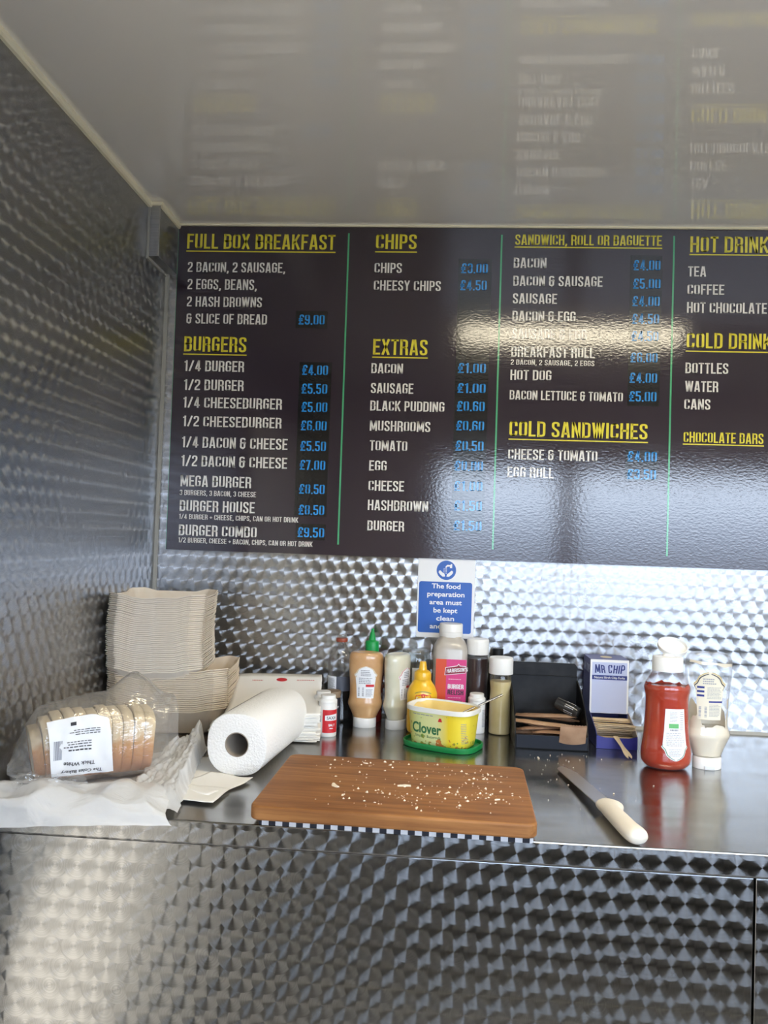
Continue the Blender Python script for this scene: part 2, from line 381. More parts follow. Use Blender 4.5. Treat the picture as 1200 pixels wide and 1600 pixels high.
# ------------------------------------------------------------------ lettering
def _glyphs():
    r = .16; L, B, T, M = .07, .07, .93, .5
    def g(w, *st): return (w, st)
    R = .33
    bowl = lambda y0, y1, w=.40: ([(L, y1), (w-.07, y1, r), (w-.07, y0, r), (L, y0)], False)
    O = ([(L, B, r), (L, T, r), (R, T, r), (R, B, r)], True)
    S = lambda *p: (list(p), False)
    return {
        'A': g(.44, S((.07, 0), (.185, 1)), S((.37, 0), (.255, 1)), S((.12, .25), (.32, .25))),
        'B': g(.41, S((L, 0), (L, 1)), bowl(.52, T), bowl(B, .52, .41)),
        'C': g(.40, S((R, .66), (R, T, r), (L, T, r), (L, B, r), (R, B, r), (R, .34))),
        'D': g(.41, S((L, 0), (L, 1)), bowl(B, T, .41)),
        'E': g(.36, S((L, 0), (L, 1)), S((L, T), (.36, T)), S((L, .51), (.32, .51)), S((L, B), (.36, B))),
        'F': g(.35, S((L, 0), (L, 1)), S((L, T), (.35, T)), S((L, .50), (.31, .50))),
        'G': g(.40, S((R, .68), (R, T, r), (L, T, r), (L, B, r), (R, B, r), (R, .48), (.20, .48))),
        'H': g(.42, S((L, 0), (L, 1)), S((.35, 0), (.35, 1)), S((L, .52), (.35, .52))),
        'I': g(.14, S((L, 0), (L, 1))),
        'J': g(.30, S((.23, 1), (.23, B, r), (.0, B))),
        'K': g(.42, S((L, 0), (L, 1)), S((.10, .36), (.36, 1)), S((.17, .56), (.37, 0))),
        'L': g(.34, S((L, 1), (L, B), (.34, B))),
        'M': g(.54, S((L, 0), (L, 1)), S((.47, 0), (.47, 1)), S((.08, 1), (.27, .12)), S((.46, 1), (.27, .12))),
        'N': g(.43, S((L, 0), (L, 1)), S((.36, 0), (.36, 1)), S((.08, 1), (.35, 0))),
        'O': g(.40, O), '0': g(.40, O),
        'P': g(.39, S((L, 0), (L, 1)), bowl(.44, T, .39)),
        'R': g(.41, S((L, 0), (L, 1)), bowl(.48, T), S((.19, .48), (.33, .42, .08), (.34, 0))),
        'S': g(.39, S((.32, .70), (.32, T, r), (L, T, r), (L, .62, .1), (.32, .38, .1), (.32, B, r), (L, B, r), (L, .30))),
        'T': g(.37, S((.185, 0), (.185, 1)), S((0, T), (.37, T))),
        'U': g(.40, S((L, 1), (L, B, r), (R, B, r), (R, 1))),
        'V': g(.42, S((.06, 1), (.19, 0)), S((.36, 1), (.23, 0))),
        'W': g(.60, S((.06, 1), (.16, 0)), S((.29, 1), (.18, 0)), S((.31, 1), (.42, 0)), S((.54, 1), (.44, 0))),
        'X': g(.42, S((.06, 0), (.36, 1)), S((.06, 1), (.36, 0))),
        'Y': g(.42, S((.06, 1), (.21, .45), (.21, 0)), S((.36, 1), (.21, .45))),
        'Z': g(.36, S((0, T), (.28, T), (.07, B), (.36, B))),
        '1': g(.26, S((.17, 0), (.17, 1)), S((.02, .84), (.17, .84))),
        '2': g(.39, S((L, .70), (L, T, r), (.32, T, r), (.32, .58, .1), (L, .22, .1), (L, B), (.38, B))),
        '3': g(.39, S((L, .72), (L, T, r), (.32, T, r), (.32, .53, .12), (.15, .53)), S((.15, .51), (.32, .51, .12), (.32, B, r), (L, B, r), (L, .28))),
        '4': g(.43, S((.28, 0), (.28, 1)), S((.27, 1), (.07, .24)), S((.02, .24), (.42, .24))),
        '5': g(.39, S((.35, T), (L, T), (L, .57), (.32, .57, r), (.32, B, r), (L, B, r), (L, .28))),
        '6': g(.40, S((R, .72), (R, T, r), (L, T, r), (L, B, r), (R, B, r), (R, .55, r), (L, .55))),
        '7': g(.36, S((0, T), (.28, T), (.14, 0))),
        '8': g(.40, ([(L, .53, .13), (L, T, r), (R, T, r), (R, .53, .13)], True), ([(L, B, r), (L, .53, .13), (R, .53, .13), (R, B, r)], True)),
        '9': g(.40, S((L, .28), (L, B, r), (R, B, r), (R, T, r), (L, T, r), (L, .45, r), (R, .45))),
        '/': g(.36, S((.05, 0), (.31, 1))),
        '&': g(.42, S((.32, .78), (.32, T, r), (L, T, r), (L, .54, .12), (.42, .54)), S((.15, .54), (L, .54, .12), (L, B, r), (.32, B, r), (.32, .66))),
        '+': g(.38, S((.19, .22), (.19, .66)), S((0, .44), (.38, .44))),
        '.': g(.14, S((L, 0), (L, .14))),
        ',': g(.15, S((.08, .14), (.08, .02), (.03, -.12))),
        "'": g(.14, S((L, .72), (L, 1))),
        '-': g(.26, S((0, .46), (.26, .46))),
        '\u00a3': g(.40, S((.34, .72), (.34, T, r), (.12, T, r), (.12, B)), S((0, B), (.38, B)), S((0, .40), (.30, .40)), S((0, .56), (.30, .56))),
        ' ': g(.16),
    }
GLYPH = _glyphs()

def _fillet(pts, closed):
    out = []; n = len(pts)
    for i, p in enumerate(pts):
        r = p[2] if len(p) > 2 else 0
        P = Vector(p[:2])
        if r and (closed or 0 < i < n-1):
            a = (Vector(pts[i-1][:2])-P); b = (Vector(pts[(i+1) % n][:2])-P)
            d = min(r, a.length*.5, b.length*.5)
            p0 = P+a.normalized()*d; p1 = P+b.normalized()*d
            for k in range(5):
                t = k/4; out.append(p0*(1-t)**2 + P*2*t*(1-t) + p1*t*t)
        else: out.append(P)
    return out

def _strip(pts, closed, h):
    n = len(pts); L = []; R = []
    for i in range(n):
        a = pts[i-1] if (closed or i > 0) else None
        b = pts[(i+1) % n] if (closed or i < n-1) else None
        d0 = (pts[i]-a).normalized() if a is not None else None
        d1 = (b-pts[i]).normalized() if b is not None else None
        if d0 is None: d0 = d1
        if d1 is None: d1 = d0
        n0 = Vector((-d0.y, d0.x)); n1 = Vector((-d1.y, d1.x))
        m = (n0+n1)
        m = m.normalized() if m.length > 1e-6 else n0
        k = min(h/max(m.dot(n0), .35), 2.2*h)
        L.append(pts[i]+m*k); R.append(pts[i]-m*k)
    vs = L+R
    fs = [(i, (i+1) % n, n+(i+1) % n, n+i) for i in range(n if closed else n-1)]
    return vs, fs

def stroke_text(s, h=.060, space=.06):
    """condensed bold capitals, cap height 1; returns 2D verts, faces, width"""
    V = []; F = []; x = 0
    for ch in s:
        w, st = GLYPH.get(ch, GLYPH[' '])
        for pts, closed in st:
            vs, fs = _strip(_fillet(pts, closed), closed, h)
            n = len(V); V += [(p.x+x, p.y) for p in vs]; F += [tuple(i+n for i in f) for f in fs]
        x += w+space
    return V, F, x-space

_font_cache = {}
def font_text(s, bold=0.0, shear=0.0):
    """default-font text as 2D verts, faces, width; size 1"""
    key = (s, bold, shear)
    if key in _font_cache: return _font_cache[key]
    cu = bpy.data.curves.new('tmp', 'FONT'); cu.body = s; cu.size = 1; cu.offset = bold; cu.resolution_u = 3; cu.shear = shear
    o = bpy.data.objects.new('tmp', cu)
    me = bpy.data.meshes.new_from_object(o)
    V = [(v.co.x, v.co.y) for v in me.vertices]; F = [tuple(p.vertices) for p in me.polygons]
    bpy.data.objects.remove(o); bpy.data.meshes.remove(me); bpy.data.curves.remove(cu)
    x0 = min(v[0] for v in V); x1 = max(v[0] for v in V)
    V = [(a-x0, b) for a, b in V]
    _font_cache[key] = (V, F, x1-x0); return _font_cache[key]

def put_text(mb, txt, fn, width=None, height=1.0, align='c', x=0, y=0, cap=1.0):
    """lay text (verts, faces, width) through fn(u, v); height = scale of v, width = wanted total width"""
    V, F, w = txt
    sy = height/cap; sx = (width/w) if width else sy
    ox = x - (w*sx/2 if align == 'c' else 0)
    mb.add([fn(ox+a*sx, y+b*sy) for a, b in V], F); return mb

def fine_print(mb, fn, x0, x1, y0, y1, rows, fill=.45, rnd=None):
    """rows of tiny broken dashes standing for unreadable small print"""
    rnd = rnd or random.Random(rows*7+int(x1*1e5))
    dy = (y1-y0)/rows
    for i in range(rows):
        y = y0+dy*i; x = x0; end = x1-(x1-x0)*rnd.random()*.25
        while x < end:
            l = (x1-x0)*(.05+.12*rnd.random()); e = min(x+l, end)
            mb.add([fn(x, y), fn(e, y), fn(e, y+dy*fill), fn(x, y+dy*fill)], [(0, 1, 2, 3)])
            x = e+(x1-x0)*.03
    return mb

def bars(mb, fn, x0, x1, y0, y1, n, rnd=random.Random(5)):
    d = (y1-y0)/n
    for i in range(n):
        a = y0+d*i; t = d*(.3+.5*rnd.random())
        mb.add([fn(x0, a), fn(x1, a), fn(x1, a+t), fn(x0, a+t)], [(0, 1, 2, 3)])
    return mb

# ------------------------------------------------------------------ bottle-like bodies
class Body:
    """profile [(radius, z)], oval ratio, superellipse exponent; angle 0 faces -y, positive towards +x"""
    def __init__(s, prof, ratio=1.0, n=2.0): s.p = prof; s.q = ratio; s.n = n
    def r(s, z):
        p = s.p
        for (r0, z0), (r1, z1) in zip(p, p[1:]):
            if z0 <= z <= z1 and z1 > z0: return r0+(r1-r0)*(z-z0)/(z1-z0)
        return p[-1][0]
    def pt(s, a, z, off=0.0, rr=None):
        r = (s.r(z) if rr is None else rr)+off
        sa, ca = math.sin(a), math.cos(a); e = 2/s.n
        return (r*math.copysign(abs(sa)**e, sa), -r*s.q*math.copysign(abs(ca)**e, ca), z)
    def mesh(s, seg=40, off=0.0, z0=None, z1=None, top=True, bottom=True):
        mb = MB(); pr = [(r, z) for r, z in s.p if (z0 is None or z >= z0-1e-9) and (z1 is None or z <= z1+1e-9)]
        if z0 is not None: pr = [(s.r(z0), z0)]+[q for q in pr if q[1] > z0+1e-6]
        if z1 is not None: pr = [q for q in pr if q[1] < z1-1e-6]+[(s.r(z1), z1)]
        vs = [s.pt(2*PI*k/seg, z, off, r) for r, z in pr for k in range(seg)]
        fs = [(j*seg+k, j*seg+(k+1) % seg, (j+1)*seg+(k+1) % seg, (j+1)*seg+k) for j in range(len(pr)-1) for k in range(seg)]
        if bottom: fs.append(tuple(range(seg))[::-1])
        if top: fs.append(tuple(range((len(pr)-1)*seg, len(pr)*seg)))
        return mb.add(vs, fs)
    def flat(s, ac, off=.0004):
        """fn(u, v): u metres along the surface from angle ac, v = height"""
        def fn(u, v):
            r = s.r(v)
            if s.n > 2.01:
                a = math.copysign(math.asin(min(1, abs(u)/r)**(s.n/2)), u)
            else: a = u/r
            return s.pt(ac+a, v, off)
        return fn

def smooth_prof(p, k=3):
    """rounder profile: Catmull-Rom through the points"""
    out = []
    for i in range(len(p)-1):
        a, b, c, d = p[max(i-1, 0)], p[i], p[i+1], p[min(i+2, len(p)-1)]
        for t in range(k):
            t /= k
            out.append(tuple(max(0.0005 if j == 0 else -1, .5*((2*b[j])+(-a[j]+c[j])*t+(2*a[j]-5*b[j]+4*c[j]-d[j])*t*t+(-a[j]+3*b[j]-3*c[j]+d[j])*t**3)) for j in (0, 1)))
    out.append(p[-1]); return out

def cap_mesh(r0, r1, z0, z1, seg=36, ratio=1.0, b=.0015):
    return Body([(r0*.98, z0), (r0, z0+.0006), ((r0+r1)/2, (z0+z1)/2), (r1, z1-b), (r1-b*.4, z1-b*.4), (r1-b*1.4, z1)], ratio).mesh(seg)

def patch(fn, x0, x1, y0, y1, nu=12, nv=8, half=None):
    """label sheet; half(t) gives the half-width as a share at height share t"""
    def f(u, v):
        h = half(v) if half else 1.0
        xm = (x0+x1)/2; return fn(xm+(u-.5)*(x1-x0)*h, y0+(y1-y0)*v)
    return MB().grid(f, nu, nv)

# ------------------------------------------------------------------ the van's shell
CE = CZ+1.1018                 # ceiling
XR, YF = 2.60, -2.05           # right wall, hatch wall
def shell():
    struct('wall_back', MB().box(-.05, 0, 0, XR+.05, .03, CE+.03), M_['steel_back'], 'engine-turned stainless steel back wall behind the menu board', 'wall')
    struct('wall_left', MB().box(-.03, YF, 0, 0, 0, CE+.03), M_['steel_left'], 'engine-turned stainless steel side wall at the left', 'wall')
    struct('wall_right', MB().box(XR, YF, 0, XR+.03, 0, CE+.03), M_['white_wall'], 'white side wall beyond the right edge', 'wall')
    struct('ceiling', MB().box(-.03, YF-.03, CE, XR+.03, .03, CE+.03), M_['ceiling'], 'glossy white ceiling panel mirroring the menu board', 'ceiling')
    struct('floor', MB().box(-.03, YF-.03, -.03, XR+.03, .03, 0), M_['floor'], 'dark floor of the van', 'floor')
    w = MB()
    w.box(-.03, YF-.03, 0, XR+.03, YF, .98)                      # below the serving hatch
    w.box(-.03, YF-.03, 1.63, XR+.03, YF, CE+.03)               # above it
    w.box(-.03, YF-.03, .98, .64, YF, 1.63)
    w.box(1.195, YF-.03, .98, 1.275, YF, 1.63)                  # post between two hatches
    w.box(2.40, YF-.03, .98, XR+.03, YF, 1.63)
    struct('wall_front', w, M_['inner'], 'serving side wall with two open hatches facing the counter', 'wall')
    struct('trim_5', MB().box(.001, YF+.001, .001, XR-.001, YF+.02, .975), M_['dark_lining'], 'dark panel below the serving hatch', 'panel')
    struct('trim_6', MB().box(XR-.02, YF+.021, .001, XR-.0005, -.002, .86), M_['dark_lining'], 'dark cupboard fronts along the far right wall', 'panel')  # made-up dark surface, keeps the white wall out of the front steel
    struct('door_1', MB().box(.0005, -1.92, .02, .02, -.80, 1.70), M_['door'], 'cream end door in the left wall near the hatch', 'door')  # made-up reflector out of view, gives the front steel its beige glow
    struct('ground', MB().box(-40, -80, -.72, 40, YF-.03, -.7), M_['ground'], 'paved ground outside the serving hatch', 'ground')
    # ceiling edge trims and corner seal
    struct('trim_1', MB().prism([(0, CE-.011), (.006, CE-.011), (.009, CE-.008), (.009, CE), (0, CE)], YF, -.128, 'y'), M_['cream'], 'cream plastic strip where the ceiling meets the left wall', 'trim')
    struct('trim_2', MB().prism([(-.0, CE-.004), (-.010, CE-.004), (-.010, CE), (0, CE)], .0, XR, 'x'), M_['cream'], 'thin cream strip where the ceiling meets the menu board', 'trim')
    struct('trim_3', MB().box(0, -.006, CZ, .007, 0, CZ+.985), M_['seal'], 'grey sealant strip down the corner of the two steel walls', 'trim')
    struct('trim_4', MB().prism([(0, CZ), (-.006, CZ), (0, CZ+.006)], 0, XR, 'x'), M_['seal'], 'grey sealant bead where the worktop meets the back wall', 'trim')
shell()

def trunking():
    t = thing('steel_trunking', 'short boxed-in steel duct in the upper corner beside the menu board', 'duct', (0, 0, CZ))
    z0, z1, x, y = .985, 1.1018, .0255, -.128
    obj('casing', MB().box(0, y, z0, x, -.0005, z1-.0005), M_['steel_left'], t)
    s = MB(); s.box(x-.001, y-.0012, z0, x+.0012, y+.002, z1-.002); 
    for bx in ((-.000, y-.0015, z0-.001, .005, y-.0001, z1-.002), (x-.001, -.004, z0, x+.0012, -.001, z1-.002)):
        obj('corner_edging', MB().box(*bx), M_['seal'], t)
    obj('corner_edging', s, M_['seal'], t)
    l = MB(); l.prism([(0, z1-.011), (.004, z1-.011), (.006, z1-.006), (.006, z1), (0, z1)], y, -.005, 'y')
    l.v = [(a+x, b, c) for a, b, c in l.v]
    l.box(0, y-.006, z1-.008, x+.006, y, z1-.0005)
    obj('ceiling_trim', l, M_['cream'], t)
    b = MB(); b.box(0, y-.003, z0-.006, .004, -.001, z0); obj('bottom_seal', b, M_['seal'], t)
trunking()

LAMP_GLOW = emit('warm white lamp', (1.0, .89, .66), LAMP_STRENGTH)
def lamp(x, y, hl, lb):
    t = thing('ceiling_light', lb, 'lamp', (x, y, CE), 0, 'LED panels in the ceiling')
    fo = hl+.015
    for b in ((-fo, -.10, -.006, fo, -.085, -.0002), (-fo, .085, -.006, fo, .10, -.0002), (-fo, -.085, -.006, -hl, .085, -.0002), (hl, -.085, -.006, fo, .085, -.0002)):
        obj('frame', MB().box(*b), M_['white_plastic'], t)
    obj('diffuser', MB().box(-hl, -.085, -.004, hl, .085, -.0003), LAMP_GLOW, t)
lamp(1.06, -.95, .365, 'long LED panel set flush in the ceiling above the counter')
lamp(2.20, -1.05, .30, 'LED panel in the ceiling near the far right wall')  # extra lamp out of view, added to lift the ceiling and right side

def counter():
    t = thing('worktop', 'brushed stainless steel worktop running along the back wall', 'worktop', (0, 0, CZ))
    yf = -.7116
    s = MB().prism([(-.0005, -.022), (-.0005, 0), (yf+.002, 0), (yf+.0005, -.0006), (yf, -.002), (yf, -.022)], .0005, XR-.001, 'x')
    obj('top', s, M_['worktop'], t)
    obj('front_lip', MB().prism([(yf+.004, -.0305), (yf+.004, -.0225), (yf-.0015, -.0225), (yf-.0022, -.0005), (yf-.0028, -.001), (yf-.0028, -.028), (yf-.001, -.0305)], .0005, XR-.001, 'x'), M_['steel_front'], t)
    for x0, x1, lb in ((.001, 1.0735, 'wide swirl-patterned steel panel under the worktop, left of the seam'), (1.0765, 2.55, 'swirl-patterned steel panel under the worktop, right of the seam')):
        o = obj('counter_front_panel', MB().box(x0, yf+.004, .02, x1, yf+.02, CZ-.033), M_['steel_front'], None, bevel=.001)
        tag(o, lb, 'panel', 'counter front panels')
counter()

# ------------------------------------------------------------------ menu board
MENU=[
('h', 'FULL BOX BREAKFAST', 0.0474, 1.0449, 0.3428, 0.0347, 0.0041),
('t', '2 BACON, 2 SAUSAGE,', 0.0512, 0.9909, 0.2265, 0.0234),
('t', '2 EGGS, BEANS,', 0.0523, 0.9506, 0.1615, 0.0244),
('t', '2 HASH BROWNS', 0.0525, 0.911, 0.1746, 0.0234),
('t', '& SLICE OF BREAD', 0.053, 0.8719, 0.1872, 0.0233),
('h', 'BURGERS', 0.0501, 0.8074, 0.145, 0.035, 0.0046),
('t', '1/4 BURGER', 0.0525, 0.7624, 0.1393, 0.0248),
('t', '1/2 BURGER', 0.0533, 0.719, 0.1392, 0.0247),
('t', '1/4 CHEESEBURGER', 0.0534, 0.6786, 0.2285, 0.0247),
('t', '1/2 CHEESEBURGER', 0.0542, 0.6358, 0.2283, 0.0242),
('t', '1/4 BACON & CHEESE', 0.0541, 0.5875, 0.2438, 0.0251),
('t', '1/2 BACON & CHEESE', 0.0544, 0.5448, 0.2441, 0.0251),
('t', 'MEGA BURGER', 0.0548, 0.4986, 0.1635, 0.0256),
('s', '3 BURGERS, 3 BACON, 3 CHEESE', 0.0541, 0.4786, 0.176, 0.012),
('t', 'BURGER HOUSE', 0.0551, 0.442, 0.1734, 0.0255),
('s', '1/4 BURGER + CHEESE, CHIPS, CAN OR HOT DRINK', 0.0548, 0.4245, 0.2737, 0.0115),
('t', 'BURGER COMBO', 0.0554, 0.387, 0.1798, 0.025),
('s', '1/2 BURGER, CHEESE + BACON, CHIPS, CAN OR HOT DRINK', 0.0555, 0.3711, 0.3074, 0.0115),
('p', '£9.00', 0.3129, 0.8733, 0.0593, 0.0231),
('p', '£4.00', 0.3252, 0.7587, 0.0587, 0.023),
('p', '£5.50', 0.3252, 0.7162, 0.0586, 0.023),
('p', '£5.00', 0.3268, 0.6747, 0.0586, 0.023),
('p', '£6.00', 0.3268, 0.6328, 0.0585, 0.0229),
('p', '£5.50', 0.3275, 0.5865, 0.058, 0.0229),
('p', '£7.00', 0.3276, 0.5438, 0.058, 0.0224),
('p', '£8.50', 0.3281, 0.4897, 0.0579, 0.0223),
('p', '£8.50', 0.3288, 0.4426, 0.0579, 0.0228),
('p', '£9.50', 0.3282, 0.3921, 0.0603, 0.0227),
('k', '', 0.3062, 0.9044, 0.378, 0.8653),
('k', '', 0.3186, 0.7881, 0.3918, 0.4401),
('k', '', 0.3231, 0.4221, 0.3907, 0.3863),
('d', '', 0.4184, 1.0834, 0.4223, 0.3785),
('h', 'CHIPS', 0.4822, 1.0482, 0.0926, 0.0338, 0.0051),
('t', 'CHIPS', 0.481, 0.9935, 0.0622, 0.023),
('t', 'CHEESY CHIPS', 0.4808, 0.9537, 0.1512, 0.0229),
('h', 'EXTRAS', 0.4838, 0.8078, 0.1228, 0.0355, 0.0041),
('t', 'BACON', 0.4816, 0.7657, 0.0716, 0.0228),
('t', 'SAUSAGE', 0.4822, 0.7207, 0.0956, 0.0233),
('t', 'BLACK PUDDING', 0.482, 0.6813, 0.1665, 0.0227),
('t', 'MUSHROOMS', 0.4825, 0.6358, 0.136, 0.0232),
('t', 'TOMATO', 0.484, 0.5915, 0.0844, 0.0232),
('t', 'EGG', 0.4841, 0.5462, 0.0397, 0.0231),
('t', 'CHEESE', 0.4841, 0.5015, 0.0798, 0.0231),
('t', 'HASHBROWN', 0.4841, 0.4579, 0.1351, 0.0231),
('t', 'BURGER', 0.4846, 0.4123, 0.0827, 0.0225),
('p', '£3.00', 0.6763, 0.9946, 0.0593, 0.0228),
('p', '£4.50', 0.6755, 0.9561, 0.0588, 0.0233),
('p', '£1.00', 0.6762, 0.77, 0.0616, 0.0226),
('p', '£1.00', 0.6761, 0.7253, 0.0626, 0.0221),
('p', '£0.60', 0.6763, 0.6847, 0.0615, 0.0226),
('p', '£0.60', 0.6762, 0.6411, 0.0615, 0.0225),
('p', '£0.50', 0.676, 0.596, 0.0619, 0.023),
('p', '£0.80', 0.6749, 0.5515, 0.0634, 0.0225),
('p', '£1.00', 0.6753, 0.5066, 0.0629, 0.0224),
('p', '£1.50', 0.6767, 0.4629, 0.0618, 0.0224),
('p', '£1.50', 0.677, 0.4186, 0.0618, 0.0224),
('k', '', 0.6703, 1.0275, 0.7439, 0.4134),
('d', '', 0.7644, 1.0825, 0.7646, 0.3794),
('h', 'SANDWICH, ROLL OR BAGUETTE', 0.7942, 1.0601, 0.3208, 0.0233, 0.0035),
('t', 'BACON', 0.7922, 1.008, 0.0727, 0.0232),
('t', 'BACON & SAUSAGE', 0.7924, 0.9676, 0.1961, 0.0232),
('t', 'SAUSAGE', 0.7925, 0.9278, 0.0976, 0.0232),
('t', 'BACON & EGG', 0.7927, 0.8886, 0.1392, 0.0231),
('t', 'SAUSAGE & EGG', 0.7928, 0.8484, 0.1641, 0.0236),
('t', 'BREAKFAST ROLL', 0.7925, 0.8083, 0.1825, 0.0236),
('s', '2 BACON, 2 SAUSAGE, 2 EGGS', 0.792, 0.7907, 0.1834, 0.012),
('t', 'HOT DOG', 0.792, 0.7567, 0.0905, 0.023),
('t', 'BACON LETTUCE & TOMATO', 0.7917, 0.7131, 0.2473, 0.021),
('h', 'COLD SANDWICHES', 0.7931, 0.6313, 0.301, 0.0344, 0.005),
('t', 'CHEESE & TOMATO', 0.7921, 0.58, 0.195, 0.0234),
('t', 'EGG ROLL', 0.7917, 0.5402, 0.1015, 0.0234),
('p', '£4.00', 1.0553, 1.0052, 0.0581, 0.0235),
('p', '£5.00', 1.0553, 0.9643, 0.0591, 0.023),
('p', '£4.00', 1.0547, 0.9254, 0.059, 0.0229),
('p', '£4.50', 1.0547, 0.8866, 0.0585, 0.0224),
('p', '£4.50', 1.0546, 0.8483, 0.058, 0.0224),
('p', '£6.00', 1.0534, 0.8006, 0.0585, 0.0223),
('p', '£4.00', 1.0525, 0.7555, 0.0594, 0.0228),
('p', '£5.00', 1.0525, 0.7144, 0.0589, 0.0228),
('p', '£4.00', 1.0523, 0.5821, 0.0631, 0.0232),
('p', '£3.50', 1.0523, 0.5432, 0.0621, 0.0226),
('k', '', 1.0486, 1.0387, 1.1174, 0.7044),
('k', '', 1.0478, 0.6076, 1.1187, 0.5407),
('d', '', 1.1421, 1.0829, 1.1411, 0.3776),
('h', 'HOT DRINKS', 1.1761, 1.0467, 0.1889, 0.0355, 0.0035),
('t', 'TEA', 1.1728, 0.9929, 0.0391, 0.0228),
('t', 'COFFEE', 1.1722, 0.953, 0.0791, 0.0228),
('t', 'HOT CHOCOLATE', 1.1721, 0.9125, 0.1707, 0.0237),
('h', 'COLD DRINKS', 1.1728, 0.8344, 0.2022, 0.0343, 0.005),
('t', 'BOTTLES', 1.1716, 0.779, 0.092, 0.0236),
('t', 'WATER', 1.172, 0.7388, 0.0711, 0.0236),
('t', 'CANS', 1.1709, 0.6997, 0.056, 0.0231),
('h', 'CHOCOLATE BARS', 1.171, 0.6275, 0.1699, 0.023, 0.0025)]
def menu():
    t = thing('menu_board', 'wide dark menu board of yellow headings and white items on the back wall', 'menu board', (0, 0, CZ))
    TY = -.006
    obj('panel', MB().box(.0272, -.005, .3545, 1.75, -.0005, 1.0975), M_['board'], t)
    obj('green_edge', MB().box(.0264, -.0046, .3545, .0271, -.0008, 1.09), M_['green_ink'], t)
    cells = {}
    stickers = []
    for e in MENU:
        k = e[0]
        if k == 'd':
            x = (e[2]+e[4])/2
            obj('divider_line', MB().box(x-.0018, -.0056, e[5], x+.0018, -.0051, e[3]), M_['green_ink'], t)
        elif k == 'k':
            x0, z1, x1, z0 = e[2:6]
            xa, xb = x0, x1
            o = obj('price_sticker', MB().box(xa, -.0055, z0, xb, -.0051, z1), M_['sticker'], t)
            stickers.append((xa, xb, z0, z1, o))
    for e in MENU:
        k = e[0]
        if k == 'h':
            mb = MB(); put_text(mb, stroke_text(e[1]), lambda u, v: (e[2]+u, TY, e[3]+v), e[4], e[5], 'l')
            h = obj('heading', mb, M_['yellow_ink'], t)
            obj('underline', MB().box(e[2]-.001, TY-.0002, e[3]-e[6]-.0028, e[2]+e[4]+.001, -.0052, e[3]-e[6]-.0004), M_['yellow_ink'], h)
        elif k in 'ts':
            mb = MB(); put_text(mb, stroke_text(e[1], .060 if k == 't' else .056), lambda u, v: (e[2]+u, TY, e[3]+v), e[4], e[5], 'l')
            obj('item_lettering', mb, M_['white_ink'], t)
        elif k == 'p':
            mb = MB(); put_text(mb, stroke_text(e[1], .060), lambda u, v: (e[2]+u, TY-.0001, e[3]+v), e[4], e[5], 'l')
            par = t
            for xa, xb, z0, z1, o in stickers:
                if xa-.01 < e[2]+e[4]/2 < xb+.01 and z0-.01 < e[3]+.01 < z1+.01: par = o
            obj('price_lettering', mb, M_['blue_ink'], par)
menu()

def hygiene_sign():
    t = thing('hygiene_sign', 'white and blue food hygiene notice stuck under the menu board', 'sign', (.664, 0, CZ))
    P = lambda y: (lambda u, v: (u, y, v))
    def rrect(x0, z0, x1, z1, r):
        p = []
        for cx, cz, a0 in ((x1-r, z1-r, 0), (x0+r, z1-r, 90), (x0+r, z0+r, 180), (x1-r, z0+r, 270)):
            for k in range(6):
                a = math.radians(a0+18*k); p.append((cx+r*math.cos(a), cz+r*math.sin(a)))
        return p
    obj('backing', MB().prism(rrect(-.0625, .180, .0640, .362, .002), -.002, -.0003, 'y'), M_['sign_white'], t)
    obj('blue_panel', MB().prism(rrect(-.0595, .1905, .0580, .3035, .005), -.0025, -.0019, 'y'), M_['sign_blue'], t)
    d = [(.0215*math.cos(k*PI/20), .3295+.0215*math.sin(k*PI/20)) for k in range(40)]
    ic = obj('handwash_symbol', MB().prism(d, -.0025, -.0019, 'y'), M_['sign_blue'], t)
    w = MB(); y = -.0027
    # tap, drops and two cupped hands
    w.prism([(-.002, .3345), (-.0005, .3345), (.002, .3375), (.0075, .338), (.0075, .3345), (.0125, .3345), (.0125, .3435), (.009, .3435), (.009, .3415), (.0015, .3415), (-.002, .338)], y, y+.0003, 'y')
    for i in range(3):
        for k in range(4): w.box(-.0052+i*.0028-.0006, y, .322+k*.0032, -.0052+i*.0028+.0006, y+.0003, .324+k*.0032)
    for sg in (-1, 1):
        poly = [(sg*.0155-.001, .3275), (sg*.0125-.001, .3292), (sg*.0075-.001, .3245), (sg*.0025-.001, .3205), (sg*.0015-.001, .3155), (sg*.007-.001, .3152), (sg*.0125-.001, .3195), (sg*.0158-.001, .324)]
        w.prism(poly, y, y+.0003, 'y')
    obj('symbol_drawing', w, M_['sign_white'], ic)
    mb = MB()
    for i, (s, ww) in enumerate((('The food', .0635), ('preparation', .0825), ('area must', .0715), ('be kept', .0530), ('clean', .0395), ('and tidy', .0600))):
        put_text(mb, font_text(s, .022), P(-.0027), ww, .0150, 'c', .0005 if i < 5 else -.003, .2890-i*.0178)
    obj('lettering', mb, M_['sign_white'], t)
hygiene_sign()

